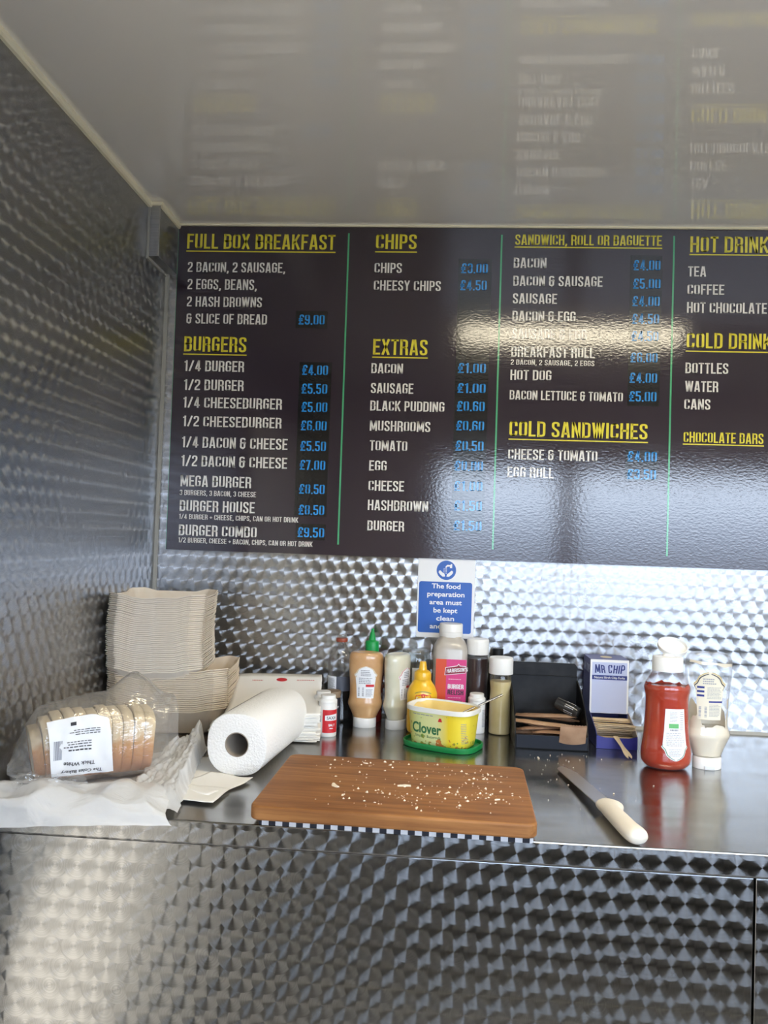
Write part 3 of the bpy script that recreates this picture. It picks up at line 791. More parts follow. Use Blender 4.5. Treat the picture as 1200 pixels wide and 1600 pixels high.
# ------------------------------------------------------------------ takeaway boxes
def tray_mesh(wx, wy, depth, wave):
    """nested moulded-fibre tray: wavy rim, sloping walls, flat base; shell of even height thickness; origin at rim centre"""
    seg = 12
    per = []
    cx, cy, ch = wx/2, wy/2, .022
    corners = [(-cx+ch, -cy), (cx-ch, -cy), (cx, -cy+ch), (cx, cy-ch), (cx-ch, cy), (-cx+ch, cy), (-cx, cy-ch), (-cx, -cy+ch)]
    for i in range(8):
        a, b = corners[i], corners[(i+1) % 8]
        n = 28 if i % 2 == 0 else 4
        for k in range(n):
            per.append((a[0]+(b[0]-a[0])*k/n, a[1]+(b[1]-a[1])*k/n, i, k/n))
    def rz(p):
        x, y, i, t = p
        z = 0
        if i % 2: return .0065*wave                    # corners sit higher
        z = .0065*wave*(max(0, 1-t/.22)**2*(3-2*max(0, 1-t/.22)) + max(0, 1-(1-t)/.22)**2*(3-2*max(0, 1-(1-t)/.22)))
        if i == 0:
            z -= .003*wave*max(0, 1-abs(t-.36)/.16)**.5 if abs(t-.36) < .16 else 0
        return z
    rings = [(0.0, 0.0, 1.0), (.0014, 0.0003, 1.0), (.0060, -.0055, .95), (.010+depth*.45, -depth*.92, .1), (.014+depth*.5, -depth, 0)]
    n = len(per); V = []
    for th in (0, -.0016):
        for ins, dz, wv in rings:
            for p in per:
                x, y = p[0], p[1]
                V.append((x*(1-ins/cx), y*(1-ins/cy), rz(p)*wv+dz+th))
    F = []; m = len(rings)
    for s in (0, 1):
        o = s*m*n
        for j in range(m-1):
            for k in range(n):
                q = (o+j*n+k, o+j*n+(k+1) % n, o+(j+1)*n+(k+1) % n, o+(j+1)*n+k); F.append(q if s else q[::-1])
        base = tuple(range(o+(m-1)*n, o+m*n)); F.append(base if not s else base[::-1])
    for k in range(n): F.append((k, (k+1) % n, m*n+(k+1) % n, m*n+k))
    return MB().add(V, F)

def boxes():
    rnd = random.Random(3)
    lo = obj('takeaway_box', tray_mesh(.232, .20, .047, 1.0), M_['box_low'], smooth=35)
    N = 21; p = .0038; cx, cy, rz = .1205, -.183, math.radians(5)
    for k in range(N):
        o = lo if k == 0 else lo.copy()
        if k: COL.objects.link(o)
        o.location = (cx+rnd.uniform(-.001, .001)-.00004*k, cy+rnd.uniform(-.001, .001), CZ+.0495+k*p)
        o.rotation_euler = (math.radians(-.6), math.radians(rnd.uniform(-.25, .25)), rz+rnd.uniform(-.006, .006))
        i = N-k
        lb = 'light brown takeaway box, %s from the top of the lower, wider stack' % nth(i)
        if k == 0: lb = 'light brown takeaway box at the very bottom of the lower, wider stack'
        if i == 1: lb = 'light brown open takeaway box on top of the lower stack, holding the taller stack'
        tag(o, lb, 'takeaway box', 'takeaway boxes in the lower stack')
    top = CZ+.0495+(N-1)*p
    up = obj('takeaway_box', tray_mesh(.184, .196, .044, .9), M_['box'], smooth=35)
    N = 39; p = .00372; z0 = top-.0455+.047
    for k in range(N):
        o = up if k == 0 else up.copy()
        if k: COL.objects.link(o)
        lean = .004*math.sin(k/N*PI*1.1)
        o.location = (.0970-lean+rnd.uniform(-.0011, .0011), -.196+rnd.uniform(-.001, .001), z0+k*p)
        o.rotation_euler = (math.radians(-.3), math.radians(rnd.uniform(-.3, .3)), math.radians(6)+rnd.uniform(-.008, .008))
        i = N-k
        lb = 'pale beige takeaway box, %s from the top of the tall stack in the corner' % nth(i)
        if i == 1: lb = 'pale beige takeaway box topping the tall stack in the corner'
        if k == 0: lb = 'pale beige takeaway box, lowest of the tall stack, resting inside the lower stack'
        tag(o, lb, 'takeaway box', 'takeaway boxes in the tall stack')
boxes()

# ------------------------------------------------------------------ paper bags, kitchen roll, loose paper
def paper_bags():
    rnd = random.Random(9)
    def sheet(w, d, bend, crease, rough, seed):
        def f(u, v):
            x = (u-.5)*w; y = (v-.5)*d
            z = bend*v*v + crease*math.exp(-((u-.03)/.1)**2) + rough*noise.noise((x*28+seed, y*28, seed))
            return (x+rough*1.2*noise.noise((y*60, seed, 1)), y+rough*noise.noise((x*60, seed, 5)), z)
        return MB().grid(f, 20, 14)
    N = 9
    for k in range(N):                                            # crumpled older bags below
        o = obj('paper_bag', sheet(.205, .235, .004, 0, .0013, k*3.1), M_['paper_cream'], smooth=60, solid=.0016,
                loc=(.312+rnd.uniform(-.004, .004), -.158+rnd.uniform(-.005, .003), CZ+.0042+k*.0032))
        o.rotation_euler.z = math.radians(7+rnd.uniform(-2, 2))
        tag(o, 'crinkled off-white paper bag, %s from the bottom of the creased lower pile' % nth(k+1), 'paper bag', 'crinkled paper bags in the lower pile')
    N = 10
    for k in range(N):
        o = obj('paper_bag', sheet(.182, .215, .040, -.002, .0003, 40+k), M_['paper'], smooth=60, solid=.0012,
                loc=(.322+rnd.uniform(-.0015, .0015)+k*.0004, -.172+rnd.uniform(-.002, .002), CZ+.0350+k*.0022))
        o.rotation_euler.z = math.radians(8+rnd.uniform(-.8, .8))
        lb = 'smooth white paper bag, %s from the top of the neat upper pile' % nth(N-k)
        if k == N-1: lb = 'white paper bag with red print topping the neat pile behind the kitchen roll'
        tag(o, lb, 'paper bag', 'smooth paper bags in the upper pile')
        if k == N-1:
            mb = MB()
            fn = lambda u, v: (u, v, .040*((v+.1075)/.215)**2+.0011)
            mb.add([fn(.006+.0115*math.cos(a*PI/12), .082+.0075*math.sin(a*PI/12)) for a in range(24)], [tuple(range(24))])
            fine_print(mb, fn, -.056, -.026, .076, .080, 1, .7); fine_print(mb, fn, .038, .078, .080, .084, 1, .7)
            obj('red_print', mb, M_['print_red'], o)
paper_bags()

def kitchen_roll():
    a = Vector((.3265, -.497, 0)); b = Vector((.352, -.252, 0))
    d = (b-a); L = d.length; rot = math.atan2(d.y, d.x)-PI/2
    t = thing('kitchen_roll', 'white kitchen roll lying on its side, its open end facing out', 'kitchen roll', (a.x, a.y, CZ), rot)
    R, r = .0515, .0205; seg = 64; zc = .0508
    def ring(rad, sq, y, zoff=0):
        out = []
        for k in range(seg):
            an = 2*PI*k/seg; e = 2/sq
            c, s = math.cos(an), math.sin(an)
            out.append((rad*math.copysign(abs(c)**e, c), y, zc+zoff+rad*.985*math.copysign(abs(s)**e, s)))
        return out
    prof = [(r, 2.0, .0006), (R-.004, 2.5, -.0002), (R-.001, 2.5, .0008), (R, 2.5, .003), (R, 2.5, L-.003), (R-.003, 2.5, L), (r, 2.0, L)]
    V = []; F = []
    for rad, sq, y in prof: V += ring(rad, sq, y)
    for j in range(len(prof)-1):
        F += [(j*seg+k, j*seg+(k+1) % seg, (j+1)*seg+(k+1) % seg, (j+1)*seg+k) for k in range(seg)]
    obj('paper', MB().add(V, F), M_['towel'], t, smooth=40)
    V = []; F = []
    for rad, y in ((r-.0002, .0003), (r-.0016, .0003), (r-.0016, L-.0003), (r-.0002, L-.0003)): V += ring(rad, 2.0, y)
    for j in range(4):
        F += [(j*seg+k, j*seg+(k+1) % seg, ((j+1) % 4)*seg+(k+1) % seg, ((j+1) % 4)*seg+k) for k in range(seg)]
    obj('cardboard_core', MB().add(V, F), M_['card'], t, smooth=40)
    # loose end of the paper: a faint layered edge along the roll
    e = MB()
    def f(u, v):
        an = math.radians(118+26*v); c, s = math.cos(an), math.sin(an); ee = 2/2.5
        rr = R+.0007
        return (rr*math.copysign(abs(c)**ee, c), .003+u*(L-.006), zc+rr*.985*math.copysign(abs(s)**ee, s))
    obj('loose_edge', e.grid(f, 8, 8), M_['towel'], t, smooth=60)
kitchen_roll()

def napkins():
    rnd = random.Random(2)
    spec = [((.270, -.470), .085, .15, 18, .0012, 'white napkin lying flat, partly under the kitchen roll and the clear bag', 0),
            ((.302, -.552), .085, .105, -24, .0030, 'folded white napkin with a curled corner in front of the kitchen roll', 1),
            ((.290, -.606), .090, .070, -7, .0048, 'small white napkin nearest the front edge, beside the bread bag', 2)]
    for (x, y), w, d, rz, z, lb, k in spec:
        def f(u, v):
            px, py = (u-.5)*w, (v-.5)*d
            h = .0008*noise.noise((px*30+k, py*30, k))+.010*max(0, u-.62)**2*max(0, v-.4)*4*(1 if k == 1 else 0)
            return (px+.004*noise.noise((py*25, k, 0)), py+.004*noise.noise((px*25, k, 7)), h)
        o = obj('paper_napkin', MB().grid(f, 16, 16), M_['paper'], smooth=60, solid=.0008, loc=(x, y, CZ+z))
        o.rotation_euler.z = math.radians(rz); tag(o, lb, 'napkin', 'loose white napkins')
        if k == 1:
            o2 = obj('fold', MB().grid(lambda u, v: (.036*(u-.5)*2+.002, -.0525+.028*v, .0018+.0012*math.sin(v*PI)), 8, 5), M_['paper'], o, smooth=60, solid=.0005)
napkins()

# ------------------------------------------------------------------ bread in its bags
BP0 = Vector((.046, -.622, .0)); BP1 = Vector((.194, -.528, .0))
def bread():
    rz = math.atan2(BP1.y-BP0.y, BP1.x-BP0.x); L = (BP1-BP0).length
    base = CZ+.0150
    # twelve slices standing side by side along the loaf
    N = 11; th = .0144
    def outline():
        p = []
        for k in range(44):
            a = 2*PI*k/44; c, s = math.cos(a), math.sin(a); e = 2/3.2
            y = .050*math.copysign(abs(c)**e, c); z = .050+.049*math.copysign(abs(s)**e, s)
            if z > .07: y *= 1+.10*math.sin((z-.07)/.029*PI)
            p.append((y, z))
        return p
    ol = outline()
    for k in range(N):
        s = (k+.7)/N*.93
        c = BP0+(BP1-BP0)*s
        sc = (.80 if k == 0 else .90 if k == 1 else 1.0)*(1+.02*math.sin(k*2.3))
        t = thing('bread_slice', '', 'bread slice', (c.x, c.y, base), rz, 'bread slices in the clear bag')
        nm = 'thick white bread slice at the %s' % ('open right-hand end of the bagged loaf' if k == N-1 else 'far left end of the bagged loaf, brown crust showing') if k in (0, N-1) else 'thick white bread slice in the clear bag, %s from its open right end' % nth(N-k)
        t['label'] = nm
        t.rotation_euler = (0, math.radians(-9+k*1.2), rz)
        tilt = 0.93
        m = MB().prism([(y*sc*.955, .0025+z*sc*.955) for y, z in ol], -th*.48, th*.48, 'x')
        obj('crumb', m, M_['bread'], t, smooth=40, bevel=.002)
        V = []; F = []; n = len(ol)
        for rr, x in ((.965, -th*.53), (1.0, -th*.43), (1.0, th*.43), (.965, th*.53)):
            V += [(x, y*sc*rr, .0025+(z-.05)*sc*rr+.05*sc) for y, z in ol]
        for j in range(3):
            for q in range(n):
                zz = ol[q][1]
                F.append((j*n+q, j*n+(q+1) % n, (j+1)*n+(q+1) % n, (j+1)*n+q))
        used = sorted({i for f in F for i in f}); mp = {a: b for b, a in enumerate(used)}
        obj('crust', MB().add([V[i] for i in used], [tuple(mp[i] for i in f) for f in F]), M_['crust'], t, smooth=60)
    # clear bag round the loaf
    t = thing('bread_bag', 'clear plastic bread bag with a white label, holding a sliced loaf', 'bread bag', (BP0.x, BP0.y, CZ), rz)
    def surf(s, th, off=0):
        """s along the loaf (-.2 .. 1.2), th round it, 0 = front, 90 = top"""
        c, sn = math.cos(th), math.sin(th); e = 2/2.7
        k = 1.0
        if s < .06: k = max(.12, 1-((.06-s)/.27)**1.5)
        fl = 0
        if s > .95: fl = min(1, (s-.95)/.25)
        ry = .0565*k*(1-.45*fl); rzz = .0545*k*(1-.10*fl)
        y = -ry*math.copysign(abs(c)**e, c)
        z = .0670*(.45+.55*k)+.012*fl+rzz*math.copysign(abs(sn)**e, sn)
        pk = .044*math.exp(-((s-.86)/.20)**2)*max(0, 1-abs(th-PI*.53)/.62)**1.25
        z += pk; y += pk*.25
        z += .016*max(0, sn)*math.exp(-((s-.45)/.3)**2)
        x = s*L
        nn = noise.noise((x*55, math.cos(th)*3, math.sin(th)*3+4))*.0028 + noise.noise((x*140, th*4, 9))*.0012
        y -= c*(nn+off); z += sn*(nn+off)
        z = max(z, .0140+.0004*math.sin(x*300))
        return (x, y, z)
    NU, NV = 64, 72
    mb = MB().grid(lambda u, v: surf(-.20+1.40*v, 2*PI*u), NU, NV, closed_u=True)
    obj('film', mb, M_['bag'], t, smooth=180)
    # gathered tail at the left end
    mb = MB().grid(lambda u, v: ((-.20*L)+.004-v*.006+.10*u, -.058-.012*math.sin(v*PI)*u-.012*u+.003*noise.noise((u*9, v*5, 2)), .022+.022*v*(1-.4*u)+.005*noise.noise((u*8, v*6, 1))), 20, 8)
    obj('gathered_tail', mb, M_['bag'], t, smooth=180)
    # label: printed upside down as the bag lies
    def fl(u, v): return surf(.12+u, math.radians(-34)+v, .0016)
    lab = MB().grid(lambda u, v: fl(u*.50-.055*v+.03*(v > .93)*0, v*1.32*(1-.10*(max(0, u-.55)*2.2)**2)), 24, 20)
    lo = obj('label', lab, M_['label_white'], t, smooth=180)
    def ft(u, v): return surf(.12+u, math.radians(-34)+v, .0024)
    # v runs up the bag; the text is turned half round
    up = lambda u, v: ft(.235-u/L, .16-v/.052*1.0)
    mb = MB()
    put_text(mb, font_text('The Coles Bakery', .02), up, .058, .0070, 'c', 0.000, -.0015)
    put_text(mb, font_text('Thick White', .02), up, .044, .0070, 'c', .004, -.0135)
    fine_print(mb, up, -.012, .030, -.030, -.0215, 4, .35)
    fine_print(mb, up, -.024, .022, -.042, -.035, 3, .35)
    obj('lettering', mb, M_['print_black'], lo)
    mb = MB(); bars(mb, lambda u, v: up(v, u), -.032, -.017, .029, .041, 8); obj('barcode', mb, M_['print_grey'], lo)
    mb = MB().add([up(.010, -.052), up(.018, -.052), up(.018, -.0475), up(.010, -.0475)], [(0, 1, 2, 3)]); obj('printed_mark', mb, M_['print_black'], lo)
bread()

def loose_bags():
    # milky bag lying flat under the bread, drooping over the front edge
    def f(u, v):
        x0 = .020+.215*u; y0 = -.500+.165*u
        x1 = .010+.285*u
        w = min(1, v/.80)
        x = x0+(x1-x0)*v; y = y0+(-.7105-y0)*w
        x += .004*noise.noise((v*6, u*2, 3))
        if v < .8: y += .005*noise.noise((u*9, v*3, 1))*math.sin(w*PI)
        ridge = abs(noise.noise((u*2.0+v*1.2, v*5-u*1.5, 2.0)))
        puff = math.exp(-((v-.70)/.09)**2)*(.026*(1-.35*u)*(.75+.9*noise.noise((u*5, 1, 1))))
        z = .003+.015*(1-min(1, ridge*2.0))*min(1, v*6)*min(1, (1-u)*8+.15)
        if v < .58: z = min(z, .0115)
        z += puff+.0010*noise.noise((u*26, v*12, 8))
        if v > .80:
            k = (v-.80)/.20
            drop = (.005+.020*(1-u)**1.2+.004*noise.noise((u*7, 4, 4)))
            bulge = .0045*math.sin(min(1, k*1.2)*PI*.5)+.002*noise.noise((u*9, k*2, 6))
            z = z*(1-k)**1.5-drop*k**1.3+.0012*(1-k)
            y = -.7105-.0055*min(1, k*4)-max(0, bulge)
        return (x, y, max(z, .0012) if v <= .80 else z)
    t = obj('plastic_bag', MB().grid(f, 90, 90), M_['bag_milky'], smooth=180, loc=(0, 0, CZ))
    tag(t, 'milky white plastic bag lying flat under the bread, drooping over the front edge', 'plastic bag')
    # hazy bag between bread and kitchen roll, standing up in a crumpled ridge
    def g(u, v):
        a = Vector((.190, -.400, 0)).lerp(Vector((.205, -.700, 0)), u); b = Vector((.236, -.350, 0)).lerp(Vector((.294, -.694, 0)), u)
        p = a.lerp(b, v)
        crest = math.exp(-((v-.80)/.18)**2)
        n1 = noise.noise((u*9, v*12, 2)); n2 = noise.noise((u*22, v*6, 6)); n3 = noise.noise((u*50, v*20, 1))
        z = .016+.022*(1-u)*(1-v*.4)+.006*n1
        z += crest*(.010+.022*math.exp(-((u-.07)/.07)**2)+.006*math.exp(-((u-.5)/.2)**2))*(1-.5*u)
        z += .0045*abs(n2)+.0022*n3
        z *= min(1, v*6+.35)*min(1, (1-v)*9+.08)*min(1, (1-u)*7+.25)*min(1, u*8+.35)
        return (p.x+.005*n2, p.y+.004*n1, max(z, .0)+.0035)
    t = obj('plastic_bag', MB().grid(g, 70, 40), M_['bag_haze'], smooth=180, loc=(0, 0, CZ))
    tag(t, 'crumpled clear plastic bag standing in a ridge between bread and kitchen roll', 'plastic bag')
loose_bags()

# ------------------------------------------------------------------ chopping board, cloth, crumbs, knife
def board():
    cx, cy, rz = .598, -.5825, math.radians(-1.6)
    def rr(w, d, r):
        p = []
        for sx, sy, a0 in ((1, 1, 0), (-1, 1, 90), (-1, -1, 180), (1, -1, 270)):
            for k in range(7):
                a = math.radians(a0+15*k); p.append((sx*(w/2-r)+r*math.cos(a), sy*(d/2-r)+r*math.sin(a)))
        return p
    o = obj('checked_cloth', MB().prism(rr(.372, .272, .004), 0, .0062), M_['cloth'], loc=(.598+.004, cy+.002, CZ+.0004))
    o.rotation_euler.z = rz; tag(o, 'black and white checked cloth folded under the wooden chopping board', 'cloth')
    o = obj('chopping_board', MB().prism(rr(.390, .276, .016), 0, .0195), M_['wood'], loc=(cx, cy, CZ+.0068), bevel=.0032, smooth=40)
    o.rotation_euler.z = rz; tag(o, 'brown wooden chopping board scattered with bread crumbs at the worktop edge', 'chopping board')
    # crumbs
    rnd = random.Random(21); mb = MB()
    top = .0265
    def crumb(mb, x, y, z, s):
        vs = []
        for dx, dy, dz in ((1, 0, .1), (0, 1, 0), (-1, 0, .05), (0, -1, .1), (.1, .1, 1), (0, 0, -.0)):
            j = lambda: rnd.uniform(.55, 1.3)
            vs.append((x+dx*s*j(), y+dy*s*j(), z+max(0, dz)*s*j()))
        mb.add(vs, [(0, 1, 4), (1, 2, 4), (2, 3, 4), (3, 0, 4), (1, 0, 5), (2, 1, 5), (3, 2, 5), (0, 3, 5)])
    cl = [(.53, -.475, .040, 24), (.66, -.49, .038, 22), (.575, -.640, .055, 34), (.70, -.60, .050, 34), (.735, -.625, .035, 20), (.63, -.645, .05, 28), (.74, -.51, .03, 16), (.60, -.56, .11, 46), (.70, -.55, .07, 30)]
    for x, y, sd, n in cl:
        for _ in range(n):
            a, b = rnd.gauss(x, sd), rnd.gauss(y, sd*.5)
            if .44 < a < .785 and -.705 < b < -.455: crumb(mb, a, b, top, rnd.choice((.0007, .0009, .0011, .0013, .002, .0026)))
    o = obj('bread_crumbs', mb, M_['crumb'], loc=(0, 0, CZ)); tag(o, 'white bread crumbs scattered over the wooden chopping board', 'crumbs', kind='stuff')
    mb = MB()
    for x, y, sd, n in ((.88, -.27, .05, 26), (.86, -.42, .05, 16), (.87, -.56, .05, 8), (.83, -.30, .03, 10)):
        for _ in range(n):
            a, b = rnd.gauss(x, sd), rnd.gauss(y, sd*.6)
            if a > .815 and b < -.245: crumb(mb, a, b, .0006, rnd.choice((.0006, .0008, .0010, .0016)))
    o = obj('bread_crumbs', mb, M_['crumb'], loc=(0, 0, CZ)); tag(o, 'stray white crumbs on the steel between black holder and bread knife', 'crumbs', kind='stuff')
    # larger flakes
    for (x, y, ang, l, lb) in ((.505, -.605, 118, .019, 'longest bread flake on the left half of the chopping board'), (.606, -.590, 8, .020, 'long thin bread flake in the middle of the chopping board'),
                               (.628, -.688, 80, .008, 'stubby bread flake nearest the front edge of the chopping board'), (.538, -.478, 150, .009, 'small bread flake at the rear edge of the chopping board'),
                               (.742, -.632, 20, .008, 'chunky bread flake towards the front right of the chopping board')):
        n = 8; V = []
        for k in range(n+1):
            t = k/n; w = l*(.10+.10*math.sin(t*PI)+.04*rnd.random()); bx = (t-.5)*l; by = .12*l*math.sin(t*3.0)
            V += [(bx, by-w, 0.0002), (bx, by+w, 0.0002), (bx, by+w*.6, .0014+.0006*rnd.random()), (bx, by-w*.6, .0014+.0006*rnd.random())]
        F = []
        for k in range(n):
            for q in range(4): F.append((k*4+q, k*4+(q+1) % 4, (k+1)*4+(q+1) % 4, (k+1)*4+q))
        F += [(3, 2, 1, 0), (n*4, n*4+1, n*4+2, n*4+3)]
        o = obj('bread_flake', MB().add(V, F), M_['crumb'], loc=(x, y, CZ+top)); o.rotation_euler.z = math.radians(ang)
        tag(o, lb, 'bread flake', 'bread flakes on the chopping board')
board()

def bread_knife():
    tip = Vector((.875, -.352)); heel = Vector((.905, -.580))
    d = heel-tip; L = d.length; rz = math.atan2(d.y, d.x)
    t = thing('bread_knife', 'serrated bread knife with an off-white handle lying beside the board', 'knife', (tip.x, tip.y, CZ), rz)
    # local: x from tip to heel, +y = towards the right-hand cutting edge
    n = 60; V = []
    for k in range(n+1):
        s = k/n; x = s*L
        w0 = -.0125*min(1, (s*14)**.6)-.0005; w1 = .0150*min(1, (s*5+.05)**.55)-.0012*(k % 2)
        z = .0035+.009*s
        V += [(x, w0, z), (x, w0, z+.0016), (x, w1, z+.0009), (x, w1, z+.0005)]
    F = []
    for k in range(n):
        for q in range(4): F.append((k*4+q, k*4+(q+1) % 4, (k+1)*4+(q+1) % 4, (k+1)*4+q))
    F += [(0, 1, 2, 3), (n*4+3, n*4+2, n*4+1, n*4)]
    obj('blade', MB().add(V, F), M_['steel_blade'], t)
    st = [(-.006, .0155, -.0145, .008), (.004, .0175, -.0148, .0105), (.012, .0245, -.0145, .0112), (.020, .0235, -.0142, .0115), (.028, .0140, -.0142, .0117), (.040, .0122, -.0142, .0118), (.060, .0130, -.0150, .0120),
          (.085, .0135, -.0160, .0120), (.105, .0130, -.0165, .0118), (.122, .0165, -.0165, .0122), (.134, .0155, -.0150, .0110), (.140, .007, -.010, .006)]
    seg = 16; V = []
    for x, a, b, h in st:
        c = (a+b)/2; ry = (a-b)/2
        for k in range(seg):
            an = 2*PI*k/seg
            V.append((L+x-.002, c+ry*math.cos(an), .0128+h*math.sin(an)))
    F = [(j*seg+k, j*seg+(k+1) % seg, (j+1)*seg+(k+1) % seg, (j+1)*seg+k) for j in range(len(st)-1) for k in range(seg)]
    F += [tuple(range(seg))[::-1], tuple(range((len(st)-1)*seg, len(st)*seg))]
    obj('handle', MB().add(V, F), M_['handle'], t, smooth=180, subsurf=1)
bread_knife()

# ------------------------------------------------------------------ sauces and seasonings
def keystone(t):
    """half-width share of the keystone label, bottom to top"""
    if t < .74: return .72+.20*t/.74
    if t < .80: return .92+.08*(t-.74)/.06
    if t < .86: return 1.0-.24*(t-.80)/.06
    return .76*math.sqrt(max(0.0, 1-((t-.86)/.145)**2))*.999+.0005 if t > .90 else .76
KEY_PTS = [(0, .70), (.40, .78), (.70, .90), (.705, 1.0), (.75, 1.0), (.80, .80), (.86, .72), (.90, .66), (.94, .52), (.97, .36), (1.0, .10)]
def key_half(t):
    for (a, b), (c, d) in zip(KEY_PTS, KEY_PTS[1:]):
        if a <= t <= c: return b+(d-b)*(t-a)/(c-a)
    return .1
def key_flip(t): return key_half(1-t)

TOPDOWN = smooth_prof([(.0240, .0195), (.0285, .030), (.0352, .044), (.0362, .051), (.0340, .060), (.0330, .070), (.0334, .090), (.0352, .115), (.0362, .135), (.0358, .146), (.0325, .1535), (.025, .1555), (.015, .1535), (.002, .152)], 3)

def sauce_bottle(name, label, loc, rotz, col, body_mat, accent, scale=1.0, cap_mat='white_plastic'):
    t = thing(name, label, 'sauce bottle', loc, rotz)
    b = Body([(r*scale, z*scale) for r, z in TOPDOWN], .66)
    obj('bottle', b.mesh(44), body_mat, t, smooth=180)
    cb = Body([(.0236*scale, 0), (.0243*scale, .001), (.0243*scale, .0185*scale), (.0238*scale, .0195*scale), (.02*scale, .0197*scale)], .86)
    obj('cap', cb.mesh(40), M_[cap_mat], t, smooth=40)
    f = b.flat(0, .0006); z0, z1 = .062*scale, .128*scale; w = .0255*scale
    l = obj('label', patch(f, -w, w, z0, z1, 16, 24, key_half), M_['label_white'], t, smooth=180)
    f2 = b.flat(0, .0011); mb = MB()
    fine_print(mb, f2, -.014*scale, .014*scale, z0+.030*scale, z1-.022*scale, 4, .5)
    fine_print(mb, f2, -.010*scale, .011*scale, z1-.020*scale, z1-.006*scale, 4, .5)
    fine_print(mb, f2, .001*scale, .016*scale, z0+.004*scale, z0+.020*scale, 6, .45)
    obj('small_print', mb, M_['print_grey'], l)
    mb = MB(); bars(mb, f2, -.0155*scale, -.003*scale, z0+.004*scale, z0+.024*scale, 9); obj('barcode', mb, M_['print_grey'], l)
    mb = MB(); put = patch(f2, .0005*scale, .0185*scale, z0+.0235*scale, z0+.0285*scale, 4, 1); mb.add(put.v, put.f); obj('red_band', mb, M_['print_red'], l)
    mb = MB()                                                     # outline of the keystone
    n = 40
    pts = [(key_half(k/n)*w*.95, z0+(z1-z0)*(k/n)*.985+.0006) for k in range(n+1)]
    for sg in (-1, 1):
        for (a, za), (c, zc) in zip(pts, pts[1:]):
            if zc > z0+(z1-z0)*.66:
                mb.add([f2(sg*a, za), f2(sg*c, zc), f2(sg*(c-.0014), zc-.0004), f2(sg*(a-.0014), za-.0004)], [(0, 1, 2, 3)])
    obj('label_outline', mb, accent, l)
    return t

M_['burger_sauce'] = mat('orange brown sauce', (.60, .36, .17), .28, coat=.6, c2=(.55, .31, .14), nscale=40)
M_['tartare'] = mat('off-white sauce', (.68, .66, .55), .28, coat=.6, c2=(.60, .60, .47), nscale=30)
sauce_bottle('sauce_bottle', 'light orange-brown sauce bottle standing on its white cap, label with a red band', (.5010, -.098, CZ), math.radians(4), None, M_['burger_sauce'], M_['gold'])
sauce_bottle('sauce_bottle', 'off-white sauce bottle standing on its grey cap, label turned to the right', (.5672, -.101, CZ), math.radians(62), None, M_['tartare'], M_['print_red'], .998, 'cap_grey')

def shaker(loc, rotz, lb, parts=True):
    t = thing('salt_shaker', lb, 'salt shaker', loc, rotz, 'white salt drums')
    b = Body([(.0168, 0), (.0178, .0012), (.0180, .0035), (.0180, .0640), (.0178, .0655)])
    obj('drum', b.mesh(40), M_['white_plastic'], t, smooth=40)
    obj('lid', Body([(.0178, .0657), (.0180, .0662), (.0180, .0705), (.0168, .0722), (.0150, .0735), (.0148, .0792), (.0140, .0805), (.0030, .0805)]).mesh(40), M_['white_plastic'], t, smooth=40)
    f = b.flat(0, .0003); l = obj('label', patch(f, -.0115, .0225, .0085, .0535, 14, 4), M_['print_red'], t, smooth=180)
    f2 = b.flat(0, .0006)
    sg = MB().grid(lambda u, v: f2(-.006+.0255*u, .0325+v*.0100+.0030*u*(v > .5)), 8, 2)
    s = obj('name_plate', sg, M_['label_white'], l, smooth=180)
    f3 = b.flat(0, .0009); mb = MB(); put_text(mb, font_text('SAXA', .01), f3, .0195, .0085, 'c', .0070, .0350); obj('name_lettering', mb, M_['print_black'], s)
    mb = MB(); put_text(mb, font_text('SALT', .03), f3, .0130, .0062, 'c', .0075, .0215); fine_print(mb, f3, .003, .012, .0165, .0185, 1, .8); obj('lettering', mb, M_['label_white'], l)
    mb = MB(); fine_print(mb, f2, -.026, -.014, .014, .050, 12, .5); obj('small_print', mb, M_['print_grey'], t)
    return t
shaker((.4355, -.1935, CZ), math.radians(10), 'white salt drum with a red label, front one of two by the paper bags')
shaker((.4205, -.158, CZ), math.radians(-58), 'white salt drum half hidden behind the front salt drum')
shaker((.7345, -.104, CZ), math.radians(120), 'white salt drum turned to its small print behind the yellow spread tub')

def pepper_drum():
    t = thing('pepper_drum', 'small dark drum with a brown lid behind the salt', 'pepper drum', (.4335, -.117, CZ))
    b = Body([(.0172, 0), (.0178, .002), (.0178, .062)])
    obj('drum', b.mesh(36), mat('navy black plastic', (.010, .013, .025), .3), t, smooth=40)
    obj('lid', Body([(.0174, .062), (.0170, .068), (.0180, .0685), (.0176, .0745), (.005, .0752)]).mesh(36), mat('dusty brown lid', (.24, .17, .11), .6), t, smooth=40)
    f = b.flat(math.radians(28), .0004); mb = MB(); put_text(mb, font_text('Pepper', .01, .3), f, .020, .0085, 'c', 0, .041); obj('lettering', mb, M_['label_white'], t)
pepper_drum()

